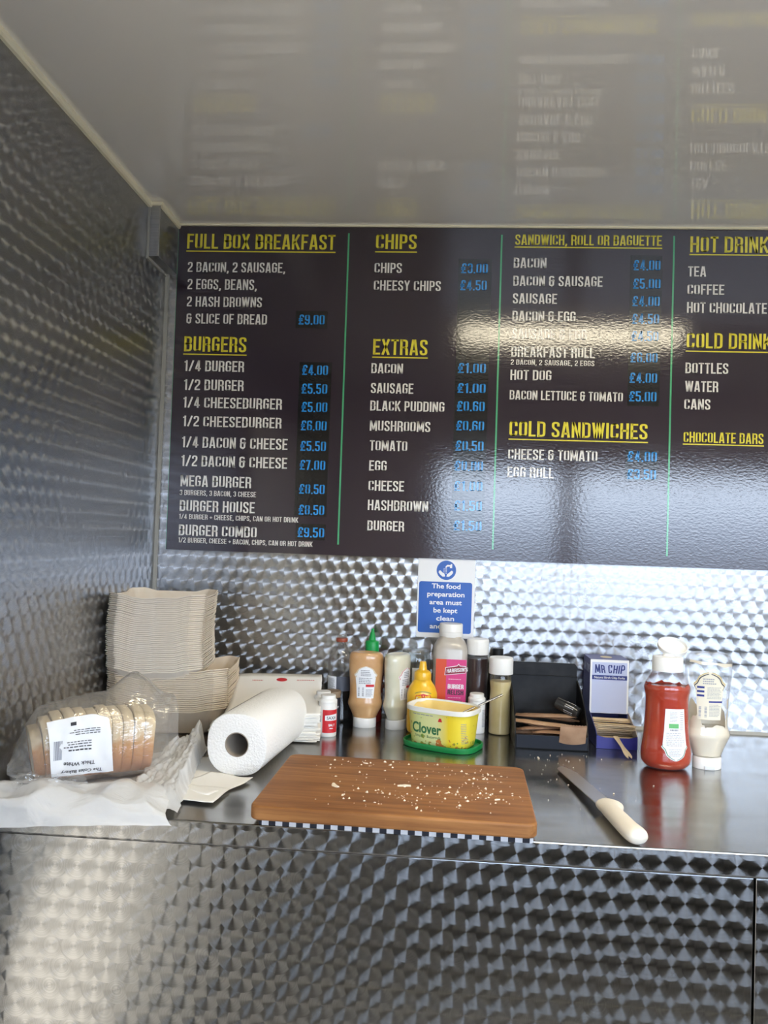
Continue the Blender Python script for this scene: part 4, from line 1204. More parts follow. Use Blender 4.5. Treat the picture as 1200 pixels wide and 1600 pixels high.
def cola():
    t = thing('cola_bottle', 'half-empty plastic cola bottle without a cap, red collar on its neck', 'bottle', (.4420, -.050, CZ))
    P = smooth_prof([(.020, 0), (.0275, .003), (.0285, .012), (.0280, .045), (.0286, .090), (.0286, .118), (.0270, .135), (.0215, .150), (.0145, .161), (.0115, .166), (.0110, .172)], 3)
    b = Body(P); obj('bottle', b.mesh(40, top=False), M_['clear'], t, smooth=180)
    obj('cola', b.mesh(40, off=-.0012, z0=.002, z1=.080), mat('dark cola', (.006, .004, .004), .08), t, smooth=50)
    obj('neck', Body([(.0105, .166), (.0105, .1785), (.0112, .179), (.0105, .180), (.0105, .1835), (.0092, .184)]).mesh(30, top=False), M_['glass'], t, smooth=40)
    obj('collar', Body([(.0122, .1685), (.0128, .1695), (.0128, .1755), (.0120, .1765), (.0108, .1766)]).mesh(30), mat('red brown collar', (.30, .06, .03), .35), t, smooth=40)
    f = b.flat(math.radians(-38), .0005); l = obj('label', patch(f, -.013, .013, .066, .097, 8, 3), M_['label_white'], t, smooth=180)
    f2 = b.flat(math.radians(-38), .001); mb = MB(); fine_print(mb, f2, -.010, .010, .068, .094, 11, .45); obj('small_print', mb, M_['print_grey'], l)
    w = b.flat(math.radians(8), .0004)
    obj('wrapper_band', patch(w, -.014, .022, .066, .097, 8, 3), mat('smoky label', (.10, .11, .14), .3), t, smooth=180)
cola()

def sriracha():
    t = thing('chilli_sauce_bottle', 'tall bottle with a green pointed nozzle behind the orange-brown sauce', 'sauce bottle', (.5075, -.040, CZ))
    P = smooth_prof([(.024, 0), (.0265, .003), (.0265, .040), (.0265, .100), (.0255, .118), (.019, .133), (.0135, .142), (.0130, .148)], 3)
    b = Body(P); obj('bottle', b.mesh(40), mat('dark red sauce', (.20, .012, .010), .2, coat=.5), t, smooth=180)
    f = b.flat(0, .0004); obj('label', patch(f, -.030, .030, .045, .062, 14, 2), M_['cap_grey'], t, smooth=180)
    g = mat('green plastic', (.0, .30, .06), .4)
    obj('cap', Body([(.0142, .1475), (.0147, .1480), (.0147, .1690), (.0138, .1712), (.0085, .1730), (.0075, .1745)]).mesh(36), g, t, smooth=35)
    obj('nozzle', Body([(.0078, .1735), (.0070, .1790), (.0048, .1890), (.0032, .1925), (.0032, .1965), (.0015, .1985)]).mesh(24), g, t, smooth=35)
sriracha()

def glass_jar():
    t = thing('glass_jar', 'empty clear glass jar by the wall behind the mustard', 'jar', (.6045, -.043, CZ))
    P = smooth_prof([(.025, 0), (.030, .003), (.0312, .010), (.0312, .100), (.0312, .135), (.0290, .147)], 3)
    b = Body(P); obj('jar', b.mesh(40, top=False), M_['glass'], t, smooth=180)
    obj('lid', Body([(.0290, .1475), (.0296, .148), (.0300, .1530), (.0285, .1560), (.002, .1572)]).mesh(40), M_['glass'], t, smooth=60)
    f = b.flat(math.radians(20), .0004); obj('label', patch(f, -.018, .016, .085, .122, 8, 3), mat('grey faded label', (.50, .52, .52), .4), t, smooth=180)
glass_jar()

def mustard():
    t = thing('mustard_bottle', 'bright yellow mustard bottle with a yellow nozzle behind the spread tub', 'sauce bottle', (.6210, -.128, CZ), math.radians(6))
    y = mat('yellow plastic', (.80, .46, .015), .3, coat=.3)
    P = smooth_prof([(.024, 0), (.029, .004), (.0305, .020), (.0305, .045), (.0313, .070), (.0305, .082), (.0260, .094), (.0200, .103), (.0168, .109)], 3)
    b = Body(P, .78); obj('bottle', b.mesh(40), y, t, smooth=180)
    obj('collar', Body([(.0172, .1085), (.0176, .1090), (.0176, .1185), (.0165, .1235), (.0120, .1268), (.0085, .128)]).mesh(36), y, t, smooth=35)
    obj('nozzle', Body([(.0088, .1265), (.0084, .1300), (.0066, .1430), (.0060, .1450), (.003, .1455)]).mesh(24), y, t, smooth=35)
    f = b.flat(0, .0004)
    pts = [(-.0185, .0665), (-.0150, .0790), (-.0100, .0800), (-.003, .0815), (.000, .0830), (.004, .0815), (.0100, .0798), (.0165, .0790), (.0185, .0700), (.0165, .0600), (-.0150, .0600)]
    l = obj('flag_label', MB().add([f(0, .070)]+[f(a, c) for a, c in pts], [(0, i+1, (i+1) % len(pts)+1) for i in range(len(pts))]), M_['print_red'], t, smooth=180)
    f2 = b.flat(0, .0010); mb = MB(); put_text(mb, font_text("French's", .015, .15), f2, .029, .0125, 'c', 0, .0665); obj('lettering', mb, M_['label_white'], l)
    mb = MB(); n = 14
    for k in range(n):
        a = -.016+.032*k/(n-1); z = .0868-(a/.016)**2*.0035
        mb.add([f2(a-.0009, z-.001), f2(a+.0007, z-.001), f2(a+.0007, z+.0008), f2(a-.0009, z+.0008)], [(0, 1, 2, 3)])
    obj('arched_print', mb, M_['ink_green'], t)
mustard()

def relish():
    t = thing('relish_bottle', 'tall square relish bottle with a white cap and a pink and red label', 'sauce bottle', (.6775, -.060, CZ))
    P = [(.030, 0), (.0355, .003), (.0365, .010), (.0365, .165), (.0350, .1715), (.0290, .183), (.0235, .1895), (.0225, .192)]
    b = Body(P, 1.0, 4.0)
    m = mat('cloudy bottle plastic', (.46, .43, .40), .3, c2=(.42, .38, .33), nscale=30, coat=.3)
    obj('bottle', b.mesh(64), m, t, smooth=35)
    obj('cap', Body([(.0245, .1905), (.0250, .1915), (.0250, .2010), (.0243, .2014), (.0250, .2020), (.0248, .2165), (.0238, .2185), (.003, .2190)]).mesh(44), M_['white_plastic'], t, smooth=35)
    f = lambda u, v: (u, -.0371, v)
    l = obj('red_label', MB().box(-.0300, -.0372, .030, -.0080, -.0366, .147), mat('orange red label', (.62, .08, .03), .3), t)
    p = obj('pink_label', MB().box(-.0080, -.0372, .030, .0340, -.0366, .147), mat('pink label', (.62, .05, .22), .3), t)
    f = lambda u, v: (u, -.0376, v)
    mb = MB().prism([(-.0115, .1135), (.0330, .1195), (.0330, .1340), (.0210, .1345), (.0175, .1385), (.0140, .1345), (-.0100, .1300)], -.0377, -.0373, 'y')
    o = obj('name_plate', mb, M_['label_white'], p)
    mb = MB().prism([(-.0103, .1147), (.0322, .1205), (.0322, .1330), (.0203, .1333), (.0175, .1368), (.0147, .1333), (-.0090, .1290)], -.0380, -.0376, 'y')
    o2 = obj('name_plate_ground', mb, mat('wine red print', (.24, .01, .04), .4), p)
    g = lambda u, v: (u, -.0383, v)
    mb = MB(); put_text(mb, stroke_text("HARRISON'S", .065), lambda u, v: g(u, v+.11*u), .0440, .0080, 'l', -.0070, .1196); obj('name_lettering', mb, M_['label_white'], o2)
    mb = MB(); put_text(mb, stroke_text('BURGER', .075), f, .0330, .0095, 'l', -.0040, .0860); fine_print(mb, f, -.003, .028, .1055, .1063, 1, 1); fine_print(mb, f, -.003, .028, .0670, .0678, 1, 1); obj('lettering', mb, M_['label_white'], p)
    mb = MB(); put_text(mb, stroke_text('RELISH', .075), f, .0330, .0100, 'l', -.0040, .0735); put_text(mb, stroke_text('FRUITY', .07), f, .0300, .0085, 'l', -.0040, .0535); obj('dark_lettering', mb, M_['print_black'], p)
relish()

def seasoning_jar(name, lb, loc, fill, ztop, cap0, fillz, waist, capr=.0235):
    t = thing(name, lb, 'seasoning jar', loc)
    r = .0226
    P = smooth_prof([(r*.86, 0), (r*.99, .003), (r, .010), (r*.985, waist*.7), (r*.94, waist-.006), (r*.97, waist+.004), (r, waist+.012), (r, cap0-.012), (r*.96, cap0-.004), (r*.90, cap0+.001)], 3)
    b = Body(P); obj('jar', b.mesh(40, top=False), M_['clear'], t, smooth=180)
    obj('filling', b.mesh(40, off=-.0009, z0=.0015, z1=fillz), fill, t, smooth=60)
    obj('cap', Body([(capr*.985, cap0), (capr, cap0+.001), (capr, ztop-.005), (capr*.985, ztop-.0015), (capr*.93, ztop), (.002, ztop)]).mesh(44), M_['white_plastic'], t, smooth=35)
    return t, b
seasoning_jar('seasoning_jar', 'clear jar of dark brown seasoning with a white cap beside the pink relish', (.7355, -.0620, CZ), mat('dark brown seasoning', (.028, .008, .007), .3), .1885, .1560, .1475, .080)
t, b = seasoning_jar('seasoning_jar', 'clear jar of pale yellow seasoning with a white cap beside the black holder', (.7825, -.1060, CZ), mat('pale yellow powder', (.58, .47, .22), .8, c2=(.62, .52, .28), nscale=30), .1575, .1240, .1085, .094, .0250)
f2 = b.flat(math.radians(48), .0005); mb = MB(); put_text(mb, font_text('Salt', .02), f2, .010, .005, 'c', 0, .072)

def dark_bottle():
    t = thing('dark_bottle', 'slim dark bottle with a black cap between the two seasoning jars', 'bottle', (.7805, -.036, CZ))
    P = smooth_prof([(.017, 0), (.020, .003), (.020, .060), (.020, .110), (.0165, .125), (.0105, .135), (.0100, .146)], 3)
    obj('bottle', Body(P).mesh(32), mat('brown bottle glass', (.02, .012, .01), .08), t, smooth=180)
    obj('cap', Body([(.0112, .1455), (.0118, .1462), (.0116, .1650), (.0105, .1662), (.002, .1665)]).mesh(30), M_['black_plastic'], t, smooth=35)
dark_bottle()

# ------------------------------------------------------------------ spread tub
def tub():
    loc = (.6655, -.2290, CZ); rz = math.radians(-25)
    t = thing('tub_lid', 'green plastic tub lid lying under the yellow spread tub', 'lid', loc, rz)
    g = mat('dark green plastic', (.004, .22, .055), .35)
    lid = Body([(.0700, .0015), (.0735, .0008), (.0745, .004), (.0745, .0100), (.0732, .0112), (.0715, .0105), (.0708, .0050), (.067, .0042)], .70, 3.4)
    mb = lid.mesh(72)
    obj('lid', mb, g, t, smooth=40)
    t = thing('spread_tub', 'open yellow tub of spread standing on its green lid', 'tub', (loc[0], loc[1], CZ+.0048), rz)
    H = .0735
    out = Body([(.0560, 0), (.0580, .0015), (.0600, .012), (.0655, H-.010), (.0662, H-.0092), (.0690, H-.0088), (.0692, H-.0005), (.0680, H), (.0655, H-.001)], .70, 3.4)
    inn = [(.0650, H-.004), (.0600, .030)]
    # tub wall colour: pale lime at the left running to strong yellow at the right, with meadow flecks near the foot
    m, nt, o = newmat('printed tub plastic'); L = nt.links.new
    b = nt.nodes.new('ShaderNodeBsdfPrincipled'); setin(b, Roughness=.32); tc = nt.nodes.new('ShaderNodeTexCoord'); sp = nt.nodes.new('ShaderNodeSeparateXYZ')
    L(tc.outputs['Object'], sp.inputs[0])
    mr = nt.nodes.new('ShaderNodeMapRange'); setin(mr, From_Min=-.06, From_Max=.06); L(sp.outputs['X'], mr.inputs[0])
    rp = nt.nodes.new('ShaderNodeValToRGB'); e = rp.color_ramp.elements
    e[0].position = 0; e[0].color = (.72, .62, .12, 1); e[1].position = 1; e[1].color = (.80, .66, .06, 1)
    x = e.new(.22); x.color = (.66, .70, .30, 1); x = e.new(.55); x.color = (.74, .74, .36, 1); x = e.new(.75); x.color = (.84, .62, .03, 1)
    L(mr.outputs[0], rp.inputs[0])
    nz = nt.nodes.new('ShaderNodeTexNoise'); setin(nz, Scale=130, Detail=1); L(tc.outputs['Object'], nz.inputs['Vector'])
    zr = nt.nodes.new('ShaderNodeMapRange'); setin(zr, From_Min=.004, From_Max=.026, To_Min=.52, To_Max=.74); L(sp.outputs['Z'], zr.inputs[0])
    gt = nt.nodes.new('ShaderNodeMath'); gt.operation = 'GREATER_THAN'; L(nz.outputs['Fac'], gt.inputs[0]); L(zr.outputs[0], gt.inputs[1])
    nc = nt.nodes.new('ShaderNodeTexNoise'); setin(nc, Scale=70); L(tc.outputs['Object'], nc.inputs['Vector'])
    r2 = nt.nodes.new('ShaderNodeValToRGB'); e = r2.color_ramp.elements; e[0].position = .42; e[0].color = (.22, .34, .04, 1); e[1].position = .56; e[1].color = (.62, .20, .05, 1); L(nc.outputs['Fac'], r2.inputs[0])
    mx = nt.nodes.new('ShaderNodeMix'); mx.data_type = 'RGBA'; L(gt.outputs[0], mx.inputs[0]); L(rp.outputs[0], mx.inputs[6]); L(r2.outputs[0], mx.inputs[7])
    L(mx.outputs[2], b.inputs['Base Color']); L(b.outputs[0], o.inputs[0])
    wall = Body(out.p[:4], .70, 3.4); obj('printed_wall', wall.mesh(72, top=False), m, t, smooth=50)
    rim = MB(); seg = 72
    pr = [(.0655, H-.010), (.0662, H-.0096), (.0692, H-.0090), (.0694, H-.0010), (.0682, H), (.0660, H-.0006), (.0648, H-.004), (.0600, .024)]
    vs = [out.pt(2*PI*k/seg, z, 0, r) for r, z in pr for k in range(seg)]
    rim.add(vs, [(j*seg+k, j*seg+(k+1) % seg, (j+1)*seg+(k+1) % seg, (j+1)*seg+k) for j in range(len(pr)-1) for k in range(seg)])
    obj('rim', rim, mat('white tub plastic', (.80, .80, .76), .3), t, smooth=40)
    # spread: scooped surface, higher at the back and left
    sm = mat('yellow spread', (.82, .60, .20), .35, c2=(.86, .68, .30), nscale=18, coat=.2)
    nr = 14; V = []; F = []
    for j in range(nr+1):
        for k in range(seg):
            a = 2*PI*k/seg; fr = j/nr
            x, y, _ = out.pt(a, 0, 0, .0638*fr)
            z = .040+.026*fr**3+.008*math.sin(x*40+1)*(1-fr)+.006*(y/.045)+.004*noise.noise((x*50, y*50, 1))-.010*max(0, x/.06)*(1-fr**4)
            rlim = .0600+(.0648-.0600)*(min(z, H-.005)-.024)/(H-.028)
            x, y, _ = out.pt(a, 0, 0, min(.0638, rlim)*fr)
            V.append((x, y, min(z, H-.003)))
    for j in range(nr):
        for k in range(seg): F.append((j*seg+k, j*seg+(k+1) % seg, (j+1)*seg+(k+1) % seg, (j+1)*seg+k))
    obj('spread', MB().add(V, F), sm, t, smooth=180)
    f = wall.flat(0, .0005)
    mb = MB(); put_text(mb, font_text('Clover', .028), lambda u, v: f(u, v*.98+.008*0), .062, .0275, 'c', -.0155, .0255); obj('name_lettering', mb, M_['ink_green'], t)
    mb = MB(); put_text(mb, font_text('Simply + Buttermilk', .005), f, .055, .0072, 'c', -.0125, .0165); obj('small_lettering', mb, M_['ink_green'], t)
    mb = MB(); f2 = wall.flat(0, .0006)
    mb.add([f2(.009, .0500), f2(.0175, .0500), f2(.0155, .0565), f2(.0115, .0565)], [(0, 1, 2, 3)]); obj('red_mark', mb, M_['print_red'], t)
    mb = MB(); fine_print(mb, f2, -.045, .010, .0585, .0605, 1, .7); fine_print(mb, f2, .052, .060, .012, .052, 12, .35); obj('small_print', mb, M_['print_grey'], t)
    # butter knife standing in the spread
    t = thing('butter_knife', 'thin steel knife handle sticking out of the spread tub', 'knife', (.690, -.235, CZ+.060))
    d = Vector((.0905, .055, .0335))
    pts = [Vector((-.022, -.014, -.0125)), Vector((0, 0, 0)), d*.3, d*.65, d]
    obj('handle', MB().tube(pts[1:], [.0020, .0026, .0030, .0032], 10, .7), M_['steel_plain'], t, smooth=50)
    obj('blade', MB().tube(pts[:2], [.0015, .0020], 8, .5), M_['steel_plain'], t, smooth=50)
tub()

# ------------------------------------------------------------------ black holder with wrapped cutlery
def holder():
    t = thing('cutlery_holder', 'black plastic holder with a tall back, full of kraft paper sachets', 'holder', (.8745, -.148, CZ))
    hw = .0705; m = M_['black_plastic']
    side = [(-.072, 0), (.066, 0), (.072, .004), (.072, .112), (.058, .109), (.030, .100), (0, .088), (-.030, .071), (-.052, .052), (-.066, .030), (-.073, .012)]
    for sg in (-1, 1):
        obj('side_panel', MB().prism(side, sg*hw-.0012*sg-.0012, sg*hw-.0012*sg+.0012, 'x'), m, t, bevel=.0006)
    bk = MB().prism([(-hw+.004, 0), (hw-.004, 0), (hw-.002, .002), (hw-.002, .140), (hw-.007, .1465), (-hw+.007, .1465), (-hw+.002, .140), (-hw+.002, .002)], .069, .0725, 'y')
    bk.box(-hw+.002, .066, .1185, hw-.002, .070, .1200)
    obj('back_panel', bk, m, t, bevel=.0006)
    obj('floor_panel', MB().box(-hw+.002, -.070, .0006, hw-.002, .069, .004), m, t)
    obj('front_lip', MB().prism([(-.073, .002), (-.068, .002), (-.070, .027), (-.0755, .027)], -hw+.0025, hw-.0025, 'x'), mat('worn grey black plastic', (.012, .015, .024), .4, spec=.25), t, bevel=.0006)
    # kraft paper sachets lying across the holder
    rnd = random.Random(8)
    def sachet(L, W, th, seed):
        mb = MB(); n = 18; V = []
        for k in range(n+1):
            u = k/n; x = (u-.5)*L; zc = .002*math.sin(u*3+seed)
            for j in range(7):
                v = j/6; e = (1-(2*v-1)**2)*(1-(2*u-1)**6)
                V.append((x, (v-.5)*W, zc+th*e*.5))
            for j in range(7):
                v = j/6; e = (1-(2*v-1)**2)*(1-(2*u-1)**6)
                V.append((x, (v-.5)*W, zc-th*e*.5-.0004))
        F = []
        for k in range(n):
            for j in range(6):
                a = k*14+j; F.append((a, a+1, a+15, a+14)); a += 7; F.append((a, a+14, a+15, a+1))
            F.append((k*14, k*14+14, k*14+21, k*14+7)); F.append((k*14+6, k*14+13, k*14+27, k*14+20))
        for k0 in (0, n):
            o = k0*14; F += [(o+j, o+7+j, o+8+j, o+1+j) for j in range(6)]
        # pinked end tabs
        for sg in (-1, 1):
            z0 = .002*math.sin((1 if sg > 0 else 0)*3+seed)
            q = len(V); nt_ = 9
            for i in range(nt_*2+1):
                y = -W/2+W*i/(nt_*2); V.append((sg*L/2, y, z0)); V.append((sg*(L/2+.004+(.0018 if i % 2 else 0)), y, z0-.0002))
            for i in range(nt_*2): F.append((q+2*i, q+2*i+1, q+2*i+3, q+2*i+2))
        return mb.add(V, F)
    spec = [(.000, .020, .010, 2, .118, .034, .0095, 'at the bottom of the black holder, mostly covered'),
            (-.006, -.018, .0125, -4, .112, .034, .009, 'at the front left of the black holder, just above the lip'),
            (.010, .026, .019, 3, .112, .030, .009, 'in the second layer at the rear of the black holder'),
            (-.010, -.014, .0225, -7, .108, .032, .008, 'folded and bulging in the middle of the pile'),
            (.016, -.030, .0235, 5, .090, .026, .007, 'towards the front right of the pile, shiny side up'),
            (-.004, .018, .0305, -6, .114, .032, .0085, 'crossing the pile just under the topmost ones'),
            (.012, -.014, .0335, -10, .104, .028, .007, 'slanting down to the right on the pile'),
            (-.008, -.022, .0300, 9, .104, .030, .008, 'bent across the front of the pile, left end raised'),
            (.014, .030, .0400, -14, .100, .030, .008, 'at the back of the pile beside the little black pot'),
            (-.012, -.026, .0410, -3, .102, .028, .008, 'second from the top, along the front of the pile'),
            (-.002, .004, .0500, -9, .112, .030, .008, 'topmost in the black holder, reaching from left edge to pot')]
    for i, (x, y, z, rz, L, W, th, lb) in enumerate(spec):
        o = obj('paper_sachet', sachet(L, W, th, i*1.7), M_['kraft'] if i % 3 != 1 else M_['kraft_dark'], smooth=50, loc=(.8745+x, -.148+y, CZ+z))
        o.rotation_euler = (math.radians(rnd.uniform(-6, 6)), math.radians(rnd.uniform(-1, 3)), math.radians(rz))
        tag(o, 'brown kraft paper sachet '+lb, 'paper sachet', 'kraft paper sachets in the black holder')
    o = obj('paper_sachet', sachet(.052, .050, .003, 3.3), M_['kraft_dark'], smooth=50, loc=(.9130, -.2240, CZ+.0245))
    o.rotation_euler = (math.radians(0), math.radians(66), math.radians(90)); tag(o, 'shiny brown paper sachet hanging over the front lip of the black holder', 'paper sachet', 'kraft paper sachets in the black holder')
    # little black pot lying on the sachets
    t = thing('spice_pot', 'small black pot with white-outlined label lying on the paper sachets', 'pot', (.9150, -.1500, CZ+.0680))
    t.rotation_euler = (math.radians(8), math.radians(108), math.radians(-22))
    b = Body([(.0105, -.026), (.0118, -.025), (.0118, .018), (.0110, .020), (.0112, .024), (.0090, .0255)]); obj('pot', b.mesh(28), mat('clear black plastic', (.02, .02, .02), .15), t, smooth=40)
    for a in (-60, 0, 60, 120):
        f = b.flat(math.radians(a), .0004); mb = MB()
        def rect(x0, y0, x1, y1): mb.add([f(x0, y0), f(x1, y0), f(x1, y1), f(x0, y1)], [(0, 1, 2, 3)])
        rect(-.0045, -.004, .0045, -.0033); rect(-.0045, .0135, .0045, .0142); rect(-.0045, -.004, -.0039, .0142); rect(.0039, -.004, .0045, .0142)
        obj('label_outline', mb, M_['label_white'], t)
holder()

# ------------------------------------------------------------------ box of chip forks
def fork_mesh(L=.085, w=.0095):
    p = []
    pts = [(0, .38), (.05, .46), (.25, .36), (.50, .34), (.66, .46), (.78, .58), (.92, .55), (1.0, .30)]
    up = [(x*L, h*w) for x, h in pts]
    poly = up+[(L*.90, .06*w), (L*.86, 0), (L*.90, -.06*w)]+[(x, -y) for x, y in up[::-1]]
    return MB().prism(poly, -.0006, .0006, 'z')
def chip_box():
    cx, w = 1.0045, .0390
    yf, yb = -.104, -.028
    t = thing('chip_fork_box', 'pale blue cardboard box of wooden chip forks with an open tray front', 'box', (cx, 0, CZ))
    face = mat('pale lilac card', (.50, .56, .80), .5); navy = mat('navy card', (.055, .060, .24), .45); grey = mat('grey inside card', (.45, .40, .38), .8); white = M_['label_white']
    H = .1600
    s = MB(); s.box(-w, yb-.0015, .0005, w, yb, H); s.box(-w, yf, .0005, -w+.0015, yb-.0015, H); s.box(w-.0015, yf, .0005, w, yb-.0015, H)
    obj('carton', s, navy, t)
    obj('top_flap', MB().box(-w, yf, H, w, yb, H+.0015), navy, t)
    obj('front_card', MB().box(-w, yf-.0015, .052, w, yf, H+.0013), white, t)
    fc = obj('front_print', MB().box(-w+.0035, yf-.0020, .053, w-.0035, yf-.0014, H-.004), face, t)
    F = lambda u, v: (u, yf-.0027, v)
    mb = MB()
    V, Fc, ww = stroke_text('MR CHIP', .066, .09)
    V = [(a+.06*math.sin(b*3+a*2), b*(1+.05*math.sin(a*5))) for a, b in V]
    put_text(mb, (V, Fc, ww), F, .060, .0170, 'c', 0, .1340); obj('name_lettering', mb, M_['ink_navy'], fc)
    bd = obj('blue_band', MB().box(-w+.0035, yf-.0024, .1205, w-.0035, yf-.0019, .1295), M_['ink_navy'], fc)
    mb = MB(); put_text(mb, font_text('Natural Birch Chip Forks', .012), lambda u, v: (u, yf-.0028, v), .062, .0062, 'c', 0, .1230); obj('band_lettering', mb, white, bd)
    mb = MB()                                                     # print on the side and top
    sd = lambda u, v: (-w-.0004, yf-u, v)
    put_text(mb, stroke_text('MR CHIP', .066, .09), lambda u, v: (-w-.0004, yf+.036-u, v), .060, .017, 'c', 0, .132)
    obj('side_lettering', mb, face, t)
    mb = MB(); mb.add([(.012*math.cos(k*PI/10), -.066+.020*math.sin(k*PI/10)*.8, H+.0018) for k in range(20)], [tuple(range(20))]); obj('top_print', mb, M_['gold'], t)
    # tray at the foot
    ty = -.190
    tr = MB(); tr.box(-w, ty, .0005, w, yf-.003, .002)
    obj('tray_floor', tr, navy, t)
    lip = MB().prism([(-w, .0005), (w, .0005), (w, .026), (w*.6, .022), (-w*.6, .022), (-w, .026)], ty-.0015, ty, 'y'); obj('tray_front', lip, mat('bright navy card', (.02, .02, .22), .4), t)
    for sg in (-1, 1):
        o = MB().prism([(yf-.003, .0005), (ty, .0005), (ty, .026), (ty+.012, .034), (yf-.003, .056)], sg*w-.0006, sg*w+.0006, 'x'); obj('tray_side', o, grey if sg > 0 else navy, t)
    rnd = random.Random(4)
    src = obj('chip_fork', fork_mesh(.074, .0110), M_['birch'])
    n = 26
    for k in range(n):
        o = src if k == 0 else src.copy()
        if k: COL.objects.link(o)
        z = .0045+.0016*k
        o.location = (cx-.036+rnd.uniform(0, .002), yf-.012-rnd.random()*.060, CZ+z+.001)
        o.rotation_euler = (0, math.radians(rnd.uniform(-1, 1)), math.radians(rnd.uniform(-2, 2)))
        tag(o, 'pale birch wood chip fork in the pile in the box\'s open tray', 'chip fork', 'chip forks in the box tray')
    o = src.copy(); COL.objects.link(o)
    o.location = (cx-.004, -.1940, CZ+.026); o.rotation_euler = (0, math.radians(19), math.radians(-79)); del o['group']
    tag(o, 'single chip fork leaning out of the box onto the steel worktop', 'chip fork')
chip_box()

# ------------------------------------------------------------------ ketchup and mayonnaise
def ketchup():
    t = thing('ketchup_bottle', 'red ketchup bottle with its white flip cap open', 'sauce bottle', (1.067, -.303, CZ), math.radians(-4))
    P = smooth_prof([(.028, 0), (.036, .003), (.0435, .012), (.0450, .024), (.0438, .038), (.0412, .055), (.0395, .080), (.0383, .110), (.0385, .128), (.0412, .141), (.0400, .148), (.0355, .158), (.0300, .168), (.0268, .174)], 3)
    b = Body(P, .74)
    obj('bottle', b.mesh(52, top=False), M_['clear'], t, smooth=180)
    red = mat('tomato ketchup', (.38, .024, .005), .25, c2=(.45, .042, .010), nscale=25)
    k = b.mesh(52, off=-.0012, z0=.0015, z1=.146)
    k.v = [(x, y, z+(.0022*noise.noise((x*90, y*90, 3)) if z > .145 else 0)) for x, y, z in k.v]
    obj('ketchup', k, red, t, smooth=180)
    mb = MB()
    rnd = random.Random(6)
    band = b.mesh(52, off=-.0007, z0=.145, z1=.153, top=False, bottom=False)
    V = []; n = 52
    for i in range(n):
        a = 2*PI*i/n; V.append(b.pt(a, .145, -.0008)); V.append(b.pt(a, .149+.006*noise.noise((math.cos(a)*4, math.sin(a)*4, 1)), -.0008))
    obj('smear', MB().add(V, [(2*i, 2*((i+1) % n), 2*((i+1) % n)+1, 2*i+1) for i in range(n)]), red, t, smooth=180)
    c = Body([(.0265, .1735), (.0270, .1740), (.0268, .1985), (.0258, .2000), (.0100, .2002), (.0090, .2045), (.006, .2045)], .86)
    obj('cap', c.mesh(48), M_['white_plastic'], t, smooth=35)
    # flip lid open, tipped back
    ld = Body([(.002, 0), (.0235, 0), (.0262, .0010), (.0268, .0030), (.0268, .0085), (.0255, .0090), (.0248, .0035), (.002, .0032)], .86)
    lid = ld.mesh(48)
    obj('flip_lid', lid, M_['white_plastic'], t, (.010, .016, .2120), smooth=35, rot=(math.radians(34), math.radians(6), 0))
    f = b.flat(math.radians(12), .0006); z0, z1, w = .020, .110, .0255
    kp = lambda t_: key_half(1-t_)*.98
    l = obj('label', patch(f, -w+.002, w+.002, z0, z1, 16, 30, kp), M_['label_white'], t, smooth=180)
    f2 = b.flat(math.radians(12), .0012)
    mb = MB(); fine_print(mb, f2, -.014, .019, .046, .070, 8, .35); fine_print(mb, f2, -.008, .006, .088, .107, 7, .35); fine_print(mb, f2, .010, .018, .074, .107, 10, .35); fine_print(mb, f2, -.010, .013, .028, .042, 5, .35); fine_print(mb, f2, -.008, .008, .072, .0755, 1, .8); obj('small_print', mb, M_['print_grey'], l)
    mb = patch(f2, -.0095, .0075, .0765, .0845, 4, 2); obj('green_panel', mb, mat('green print panel', (.12, .42, .14), .4), l)
    mb = MB(); n = 40
    pts = [(kp(q/n)*w*.94, z0+.0012+(z1-z0)*(q/n)) for q in range(n+1)]
    for sg in (-1, 1):
        for (a, za), (c_, zc) in zip(pts, pts[1:]):
            if zc < z0+(z1-z0)*.33: mb.add([f2(.002+sg*a, za), f2(.002+sg*c_, zc), f2(.002+sg*(c_-.0012), zc+.0006), f2(.002+sg*(a-.0012), za+.0006)], [(0, 1, 2, 3)])
    obj('label_outline', mb, M_['ink_green'], l)
ketchup()

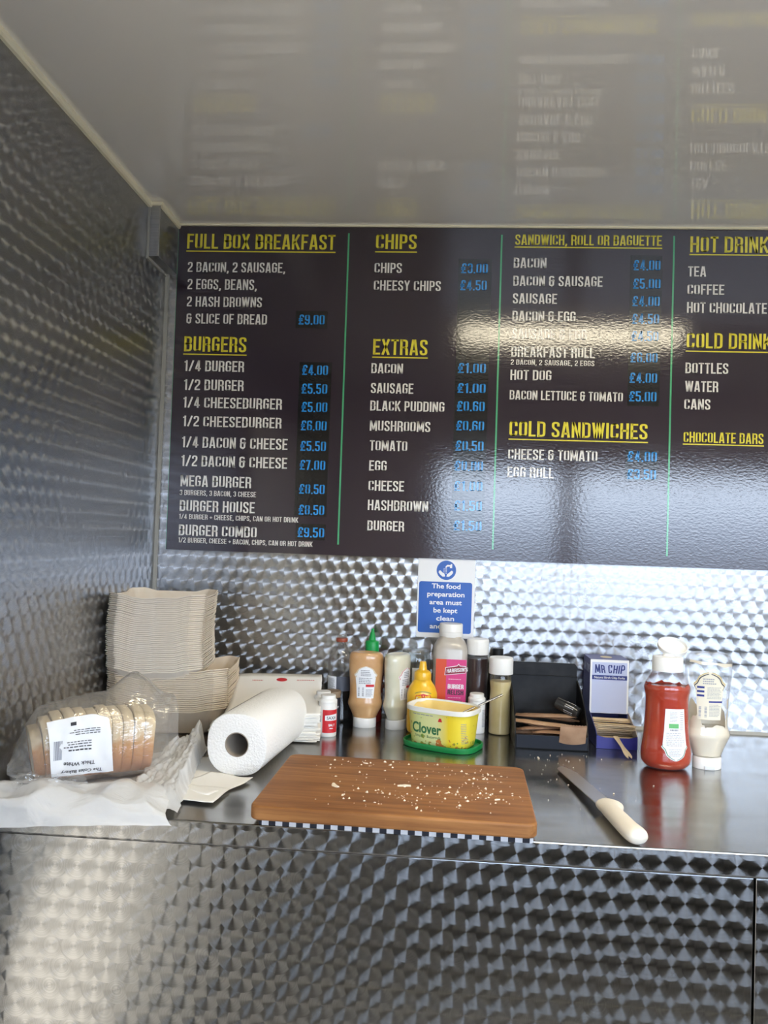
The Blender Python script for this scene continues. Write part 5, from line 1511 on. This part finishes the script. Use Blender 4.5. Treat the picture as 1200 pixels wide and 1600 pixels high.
def mayo():
    t = thing('mayonnaise_bottle', 'nearly empty clear mayonnaise bottle standing on its white cap beside the ketchup', 'sauce bottle', (1.1445, -.288, CZ), math.radians(4))
    P = smooth_prof([(.0250, .0205), (.0300, .035), (.0370, .050), (.0408, .059), (.0385, .069), (.0362, .078), (.0366, .110), (.0395, .150), (.0422, .175), (.0420, .190), (.0385, .202), (.030, .2075), (.018, .2065), (.002, .2055)], 3)
    b = Body(P, .62)
    obj('bottle', b.mesh(52), M_['clear'], t, smooth=180)
    mm = mat('mayonnaise', (.78, .72, .60), .35, c2=(.74, .66, .52), nscale=20, coat=.2)
    k = b.mesh(52, off=-.0012, z0=.022, z1=.074)
    obj('mayonnaise', k, mm, t, smooth=180)
    # smears left on the wall: up the left side, up the right side, round the top
    mb = MB()
    def smear(a0, a1, zlo, zhi, seed, amp):
        n, q = 20, 8
        def f(u, v):
            a = math.radians(a0+(a1-a0)*u); lim = zlo+(zhi-zlo)*(.55+.45*noise.noise((u*4, seed, 2)))*math.sin(min(1, max(0, u))*PI)**.35
            return b.pt(a, zlo+(lim-zlo)*v, -.0009)
        mb.grid(f, n, q)
    smear(-85, -20, .073, .115, 1.2, 1); smear(45, 100, .073, .125, 4.1, 1); smear(-20, 45, .073, .084, 3.3, 1); smear(100, 275, .073, .150, 7.7, 1)
    mb.grid(lambda u, v: b.pt(math.radians(62+10*math.cos(2*PI*u)*v), .118+.010*math.sin(2*PI*u)*v, -.0009), 20, 3)
    mb.grid(lambda u, v: b.pt(math.radians(-70+170*u), .196-.010*v*(.5+.5*noise.noise((u*6, 1, 1)))-.008*u, -.0009), 24, 3)
    obj('smear', mb, mm, t, smooth=180)
    c = Body([(.0246, 0), (.0254, .001), (.0250, .0195), (.0243, .0207), (.02, .0209)], .86); obj('cap', c.mesh(44), M_['white_plastic'], t, smooth=35)
    obj('cap_notch', MB().box(-.012, -.0224, .0012, .006, -.0200, .0075), M_['cap_grey'], t, bevel=.0005)
    cream = mat('cream label', (.74, .70, .58), .45)
    f = b.flat(math.radians(-10), .0006); z0, z1, w = .090, .176, .0300
    l = obj('label', patch(f, -w, w, z0, z1, 18, 30, key_half), cream, t, smooth=180)
    f2 = b.flat(math.radians(-10), .0012)
    mb = MB(); fine_print(mb, f2, -.004, .022, .128, .150, 9, .35); fine_print(mb, f2, -.012, .012, .154, .166, 3, .5); fine_print(mb, f2, .000, .020, .096, .119, 9, .4); obj('small_print', mb, M_['print_grey'], l)
    mb = MB(); bars(mb, f2, -.0185, -.004, .094, .114, 10); obj('barcode', mb, M_['print_grey'], l)
    mb = MB()
    for z in (.148, .1405, .133):
        q = patch(f2, -.0225, -.009, z-.0018, z+.0018, 4, 1); mb.add(q.v, q.f)
    q = patch(f2, -.001, .0235, .121, .1238, 6, 1); mb.add(q.v, q.f); obj('navy_panels', mb, M_['ink_navy'], l)
    mb = MB(); g = MB(); n = 44
    pts = [(key_half(q/n)*w, z0+(z1-z0)*(q/n)) for q in range(n+1)]
    for sg in (-1, 1):
        for (a, za), (c_, zc) in zip(pts, pts[1:]):
            if zc > z0+(z1-z0)*.68:
                mb.add([f2(sg*a*.93, za-.003), f2(sg*c_*.93, zc-.003), f2(sg*(c_*.93-.0013), zc-.0042), f2(sg*(a*.93-.0013), za-.0042)], [(0, 1, 2, 3)])
                g.add([f2(sg*a, za), f2(sg*c_, zc), f2(sg*(c_*.96-.0006), zc-.0016), f2(sg*(a*.96-.0006), za-.0016)], [(0, 1, 2, 3)])
    obj('label_outline', mb, M_['print_black'], l); obj('gold_border', g, M_['gold'], l)
mayo()
